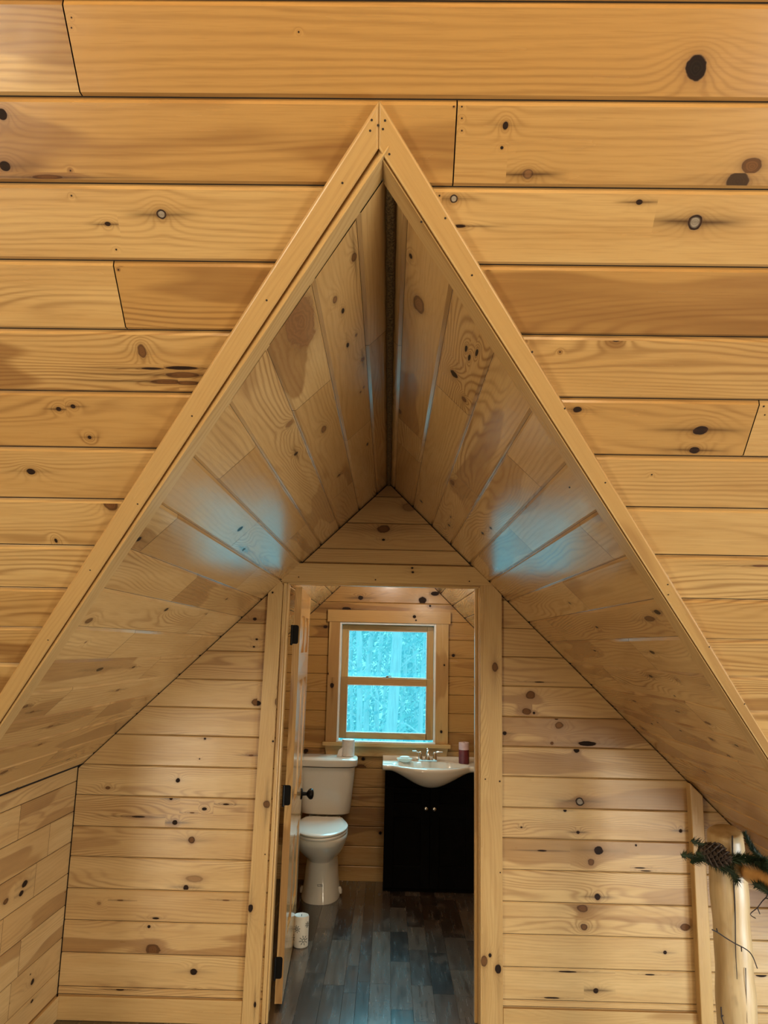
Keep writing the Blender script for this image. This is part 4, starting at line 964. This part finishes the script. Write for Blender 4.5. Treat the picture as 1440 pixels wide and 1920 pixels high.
for layer in range(11):
    tt = layer / 10; rad = .030 * math.sin(math.pi * (.12 + .80 * tt)) ** .8; base = cc0 + ca * (-.038 + .076 * tt)
    for k in range(9):
        a = 2 * math.pi * (k + .5 * (layer % 2)) / 9; o = t0 * math.cos(a) + w0 * math.sin(a); s_ = (-t0 * math.sin(a) + w0 * math.cos(a))
        tip = base + o * rad + ca * .006
        q = [base + o * rad * .25, base + o * rad * .85 + s_ * .0065 + ca * .002, tip + o * .003 + ca * .003, base + o * rad * .85 - s_ * .0065 + ca * .002]
        vs_ = [bm.verts.new(p) for p in q] + [bm.verts.new(p - ca * .003) for p in q]
        for f in ((0, 1, 2, 3), (7, 6, 5, 4), (0, 4, 5, 1), (1, 5, 6, 2), (2, 6, 7, 3), (3, 7, 4, 0)): bm.faces.new([vs_[i] for i in f])
lathe(bm, cc0 - ca * .036, [(.006, 0), (.017, .012), (.018, .05), (.006, .074)], 12, ca)
from_bm('pine_cone', bm, CONE, gar, False)
for runs, r_ in (([[(1343, 1582, 2.2), (1348, 1581, 2.2), (1356, 1586, 2.2), (1360, 1595, 2.2), (1361, 1604, 2.2), (1359, 1611, 2.2)]], .0014),
             ([[(1335, 1743, 2.21), (1345, 1748, 2.215), (1360, 1758, 2.218), (1378, 1769, 2.22), (1392, 1776, 2.22), (1404, 1784, 2.22), (1412, 1795, 2.215), (1420, 1816, 2.21)], [(1345, 1747, 2.215), (1343.5, 1741, 2.21)], [(1390, 1775, 2.22), (1390.5, 1784, 2.21)]], .0017),
             ([[(1438, 1668, 2.12), (1438, 1680, 2.13), (1429, 1690, 2.15), (1420, 1702, 2.16), (1407, 1714, 2.17), (1417, 1722, 2.16)], [(1420, 1702, 2.16), (1425, 1714, 2.16)], [(1436, 1684, 2.13), (1445, 1686, 2.12)]], .0015),
             ([[(1352, 1888, 2.21), (1352.5, 1901, 2.21), (1353, 1908, 2.21), (1357, 1920, 2.21), (1362, 1934, 2.21)], [(1353, 1907, 2.21), (1356, 1903, 2.21)]], .0017)):
    bm = bmesh.new()
    for run in runs: tube(bm, spline([atY(*p) for p in run], 6), r_, 6, r_ * .8)
    from_bm('twig', bm, TWIG, gar)

# ================================================================== OUTSIDE THE WINDOW
bm = bmesh.new(); rg_ = random.Random(3); N_ = 24
grid = [[bm.verts.new((-16 + 32 * i / N_, 5.6 + 30 * j / N_, -3.6 + .18 * math.sin(i * 1.3) * math.cos(j * .9))) for j in range(N_ + 1)] for i in range(N_ + 1)]
for i in range(N_):
    for j in range(N_): bm.faces.new((grid[i][j], grid[i + 1][j], grid[i + 1][j + 1], grid[i][j + 1]))
tag(from_bm('ground', bm, LEAF), 'leafy forest ground outside the window', 'ground', kind='structure')
def leaves(bm, c, r, n, size, sq=1.):
    for _ in range(n):
        p = Vector((rg_.gauss(0, 1), rg_.gauss(0, 1), rg_.gauss(0, 1) * sq)).normalized() * r * rg_.random() ** .4 + Vector(c)
        a = Vector((rg_.gauss(0, 1), rg_.gauss(0, 1), rg_.gauss(0, 1))).normalized(); t = a.orthogonal().normalized(); w = a.cross(t); s_ = size * rg_.uniform(.6, 1.3)
        v_ = [bm.verts.new(q) for q in (p + t * s_, p + w * s_ * .45 + a * s_ * .1, p - t * s_, p - w * s_ * .45 + a * s_ * .1)]
        bm.faces.new(v_)
trees = [(738, 11.0, .095, 'straight haze-paled trunk showing right of the window centre', 'thick'), (671, 13.0, .06, 'slim trunk showing at the left of the upper pane', 'slim'), (693, 15.0, .065, 'slim trunk showing left of the lower pane centre', 'slim'),
         (712, 17.0, .06, 'thin trunk just left of the thick trunk', 'thin'), (660, 18.0, .05, 'thin trunk at the left window edge', 'thin'), (757, 16.0, .05, 'thin trunk right of the thick trunk', 'thin'), (779, 17.5, .05, 'leafy tree at the right of the panes', 'leafy'), (794, 14.0, .05, 'leafy tree at the right window edge', 'leafy'), (725, 20., .05, 'far thin trunk behind the thick trunk', 'thin')]
for px_, Y_, r_, lb_, kd_ in trees:
    d = ray(px_, 1275); base = V3(d.x * Y_ / d.y, Y_, -3.6)
    tr = empty('tree', base); tag(tr, lb_, 'tree', 'trees outside the bathroom window')
    bm = bmesh.new(); H_ = 9.
    tube(bm, [base + V3(.05 * math.sin(i * .9 + px_), .04 * math.cos(i), H_ * i / 12) for i in range(13)], r_, 12, r_ * .55); tk = from_bm('trunk', bm, BARK, tr)
    for k in range(7):
        bm = bmesh.new()
        z = rg_.uniform(2.4, 5.2); a = rg_.random() * 6.28; o = base + V3(0, 0, z); dr_ = V3(math.cos(a), math.sin(a) * .5, rg_.uniform(-.3, .5)); ln = rg_.uniform(.5, 1.3)
        tube(bm, spline([o, o + dr_ * ln * .5 + V3(0, 0, .15), o + dr_ * ln + V3(rg_.uniform(-.2, .2), 0, -.15), o + dr_ * ln * 1.2 + V3(rg_.uniform(-.3, .3), 0, -.45)], 5), .016, 6, .006)
        from_bm('branch', bm, BARK, tr)
    bm = bmesh.new()
    for k in range(14 if kd_ == 'leafy' else 7):
        leaves(bm, base + V3(rg_.uniform(-1., 1.) * (.8 if kd_ == 'leafy' else 1.2), rg_.uniform(.2, 1.0), rg_.uniform(1.6, 6.2)), rg_.uniform(.35, .7), 130 if kd_ == 'leafy' else 60, .055)
    from_bm('foliage', bm, LEAF, tr, False)['kind'] = 'stuff'
bm = bmesh.new()
for _ in range(260):
    leaves(bm, (rg_.uniform(-5, 5), rg_.uniform(21, 25), rg_.uniform(-3.6, 4.5)), rg_.uniform(.5, 1.0), 70, .10)
tag(from_bm('foliage', bm, LEAF, None, False), 'dense far foliage filling the view behind the trunks', 'foliage', kind='stuff')

# ================================================================== LIGHT
wd = bpy.data.worlds.new('daylight'); scn.world = wd; wd.use_nodes = True; wn = wd.node_tree; wn.nodes.clear()
bg = wn.nodes.new('ShaderNodeBackground'); wo = wn.nodes.new('ShaderNodeOutputWorld'); bg.inputs[0].default_value = (.20, .80, 1., 1); bg.inputs[1].default_value = 1.7
wn.links.new(bg.outputs[0], wo.inputs[0])
def area(name, loc, target, size, power, col, size_y=None, spread=180):
    l = bpy.data.lights.new(name, 'AREA'); l.energy = power; l.color = col; l.size = size; l.spread = math.radians(spread)
    if size_y: l.shape = 'RECTANGLE'; l.size_y = size_y
    o = bpy.data.objects.new(name, l); COL.objects.link(o); o.location = loc
    o.rotation_euler = (Vector(target) - Vector(loc)).to_track_quat('-Z', 'Y').to_euler(); return o
def point(name, loc, power, col, r=.05):
    l = bpy.data.lights.new(name, 'POINT'); l.energy = power; l.color = col; l.shadow_soft_size = r
    o = bpy.data.objects.new(name, l); COL.objects.link(o); o.location = loc; return o
point('ceiling_lamp_light', (-.45, -.40, 1.13), 34, (1., .87, .61), .07)
point('ceiling_lamp_light', (.50, -.40, 1.13), 32, (1., .87, .61), .07)
area('low_fill_light', (-2.2, -.9, -.80), (.5, 2.3, .1), 1.0, 63, (1., .88, .66), 1.0)  # added low fill that lifts the dormer slopes; no window stands here
area('low_fill_light', (2.3, -.9, -.80), (-.5, 2.3, .1), 1.0, 63, (1., .88, .66), 1.0)  # matching added fill from the other side
area('stair_daylight', (2.5, 1.3, -.95), (0.4, 3., -1.4), .8, 60, (.76, .90, 1.), .6)
point('bathroom_lamp_light', (.28, 3.32, .315), 6.0, (1., .86, .66), .03)
point('bathroom_lamp_light', (.0, 4.0, .50), 9.0, (1., .93, .82), .04)
area('bathroom_window_daylight', (0, FY + .75, .75), (0, 3.7, -1.0), 1.1, 115, (.26, .80, 1.), .8)

# ------------------------------------------------------------------ camera
cam = bpy.data.cameras.new('camera'); co = bpy.data.objects.new('camera', cam); COL.objects.link(co)
cam.sensor_fit = 'VERTICAL'; cam.sensor_height = 36; cam.lens = F * 36 / 1920; cam.clip_start = .02; cam.clip_end = 200
mw = Matrix.Identity(4)
for i, a in enumerate((CR, -CD, -CF)):
    for r in range(3): mw[r][i] = a[r]
co.matrix_world = mw
scn.camera = co
# stand the whole place on z = 0
for o in list(COL.objects):
    if o.parent is None: o.location.z -= ZFL
vs_ = scn.view_settings; vs_.view_transform = 'Standard'; vs_.look = 'None'; vs_.exposure = -.14; vs_.gamma = 1.
try: vs_.use_curve_mapping = False
except Exception: pass
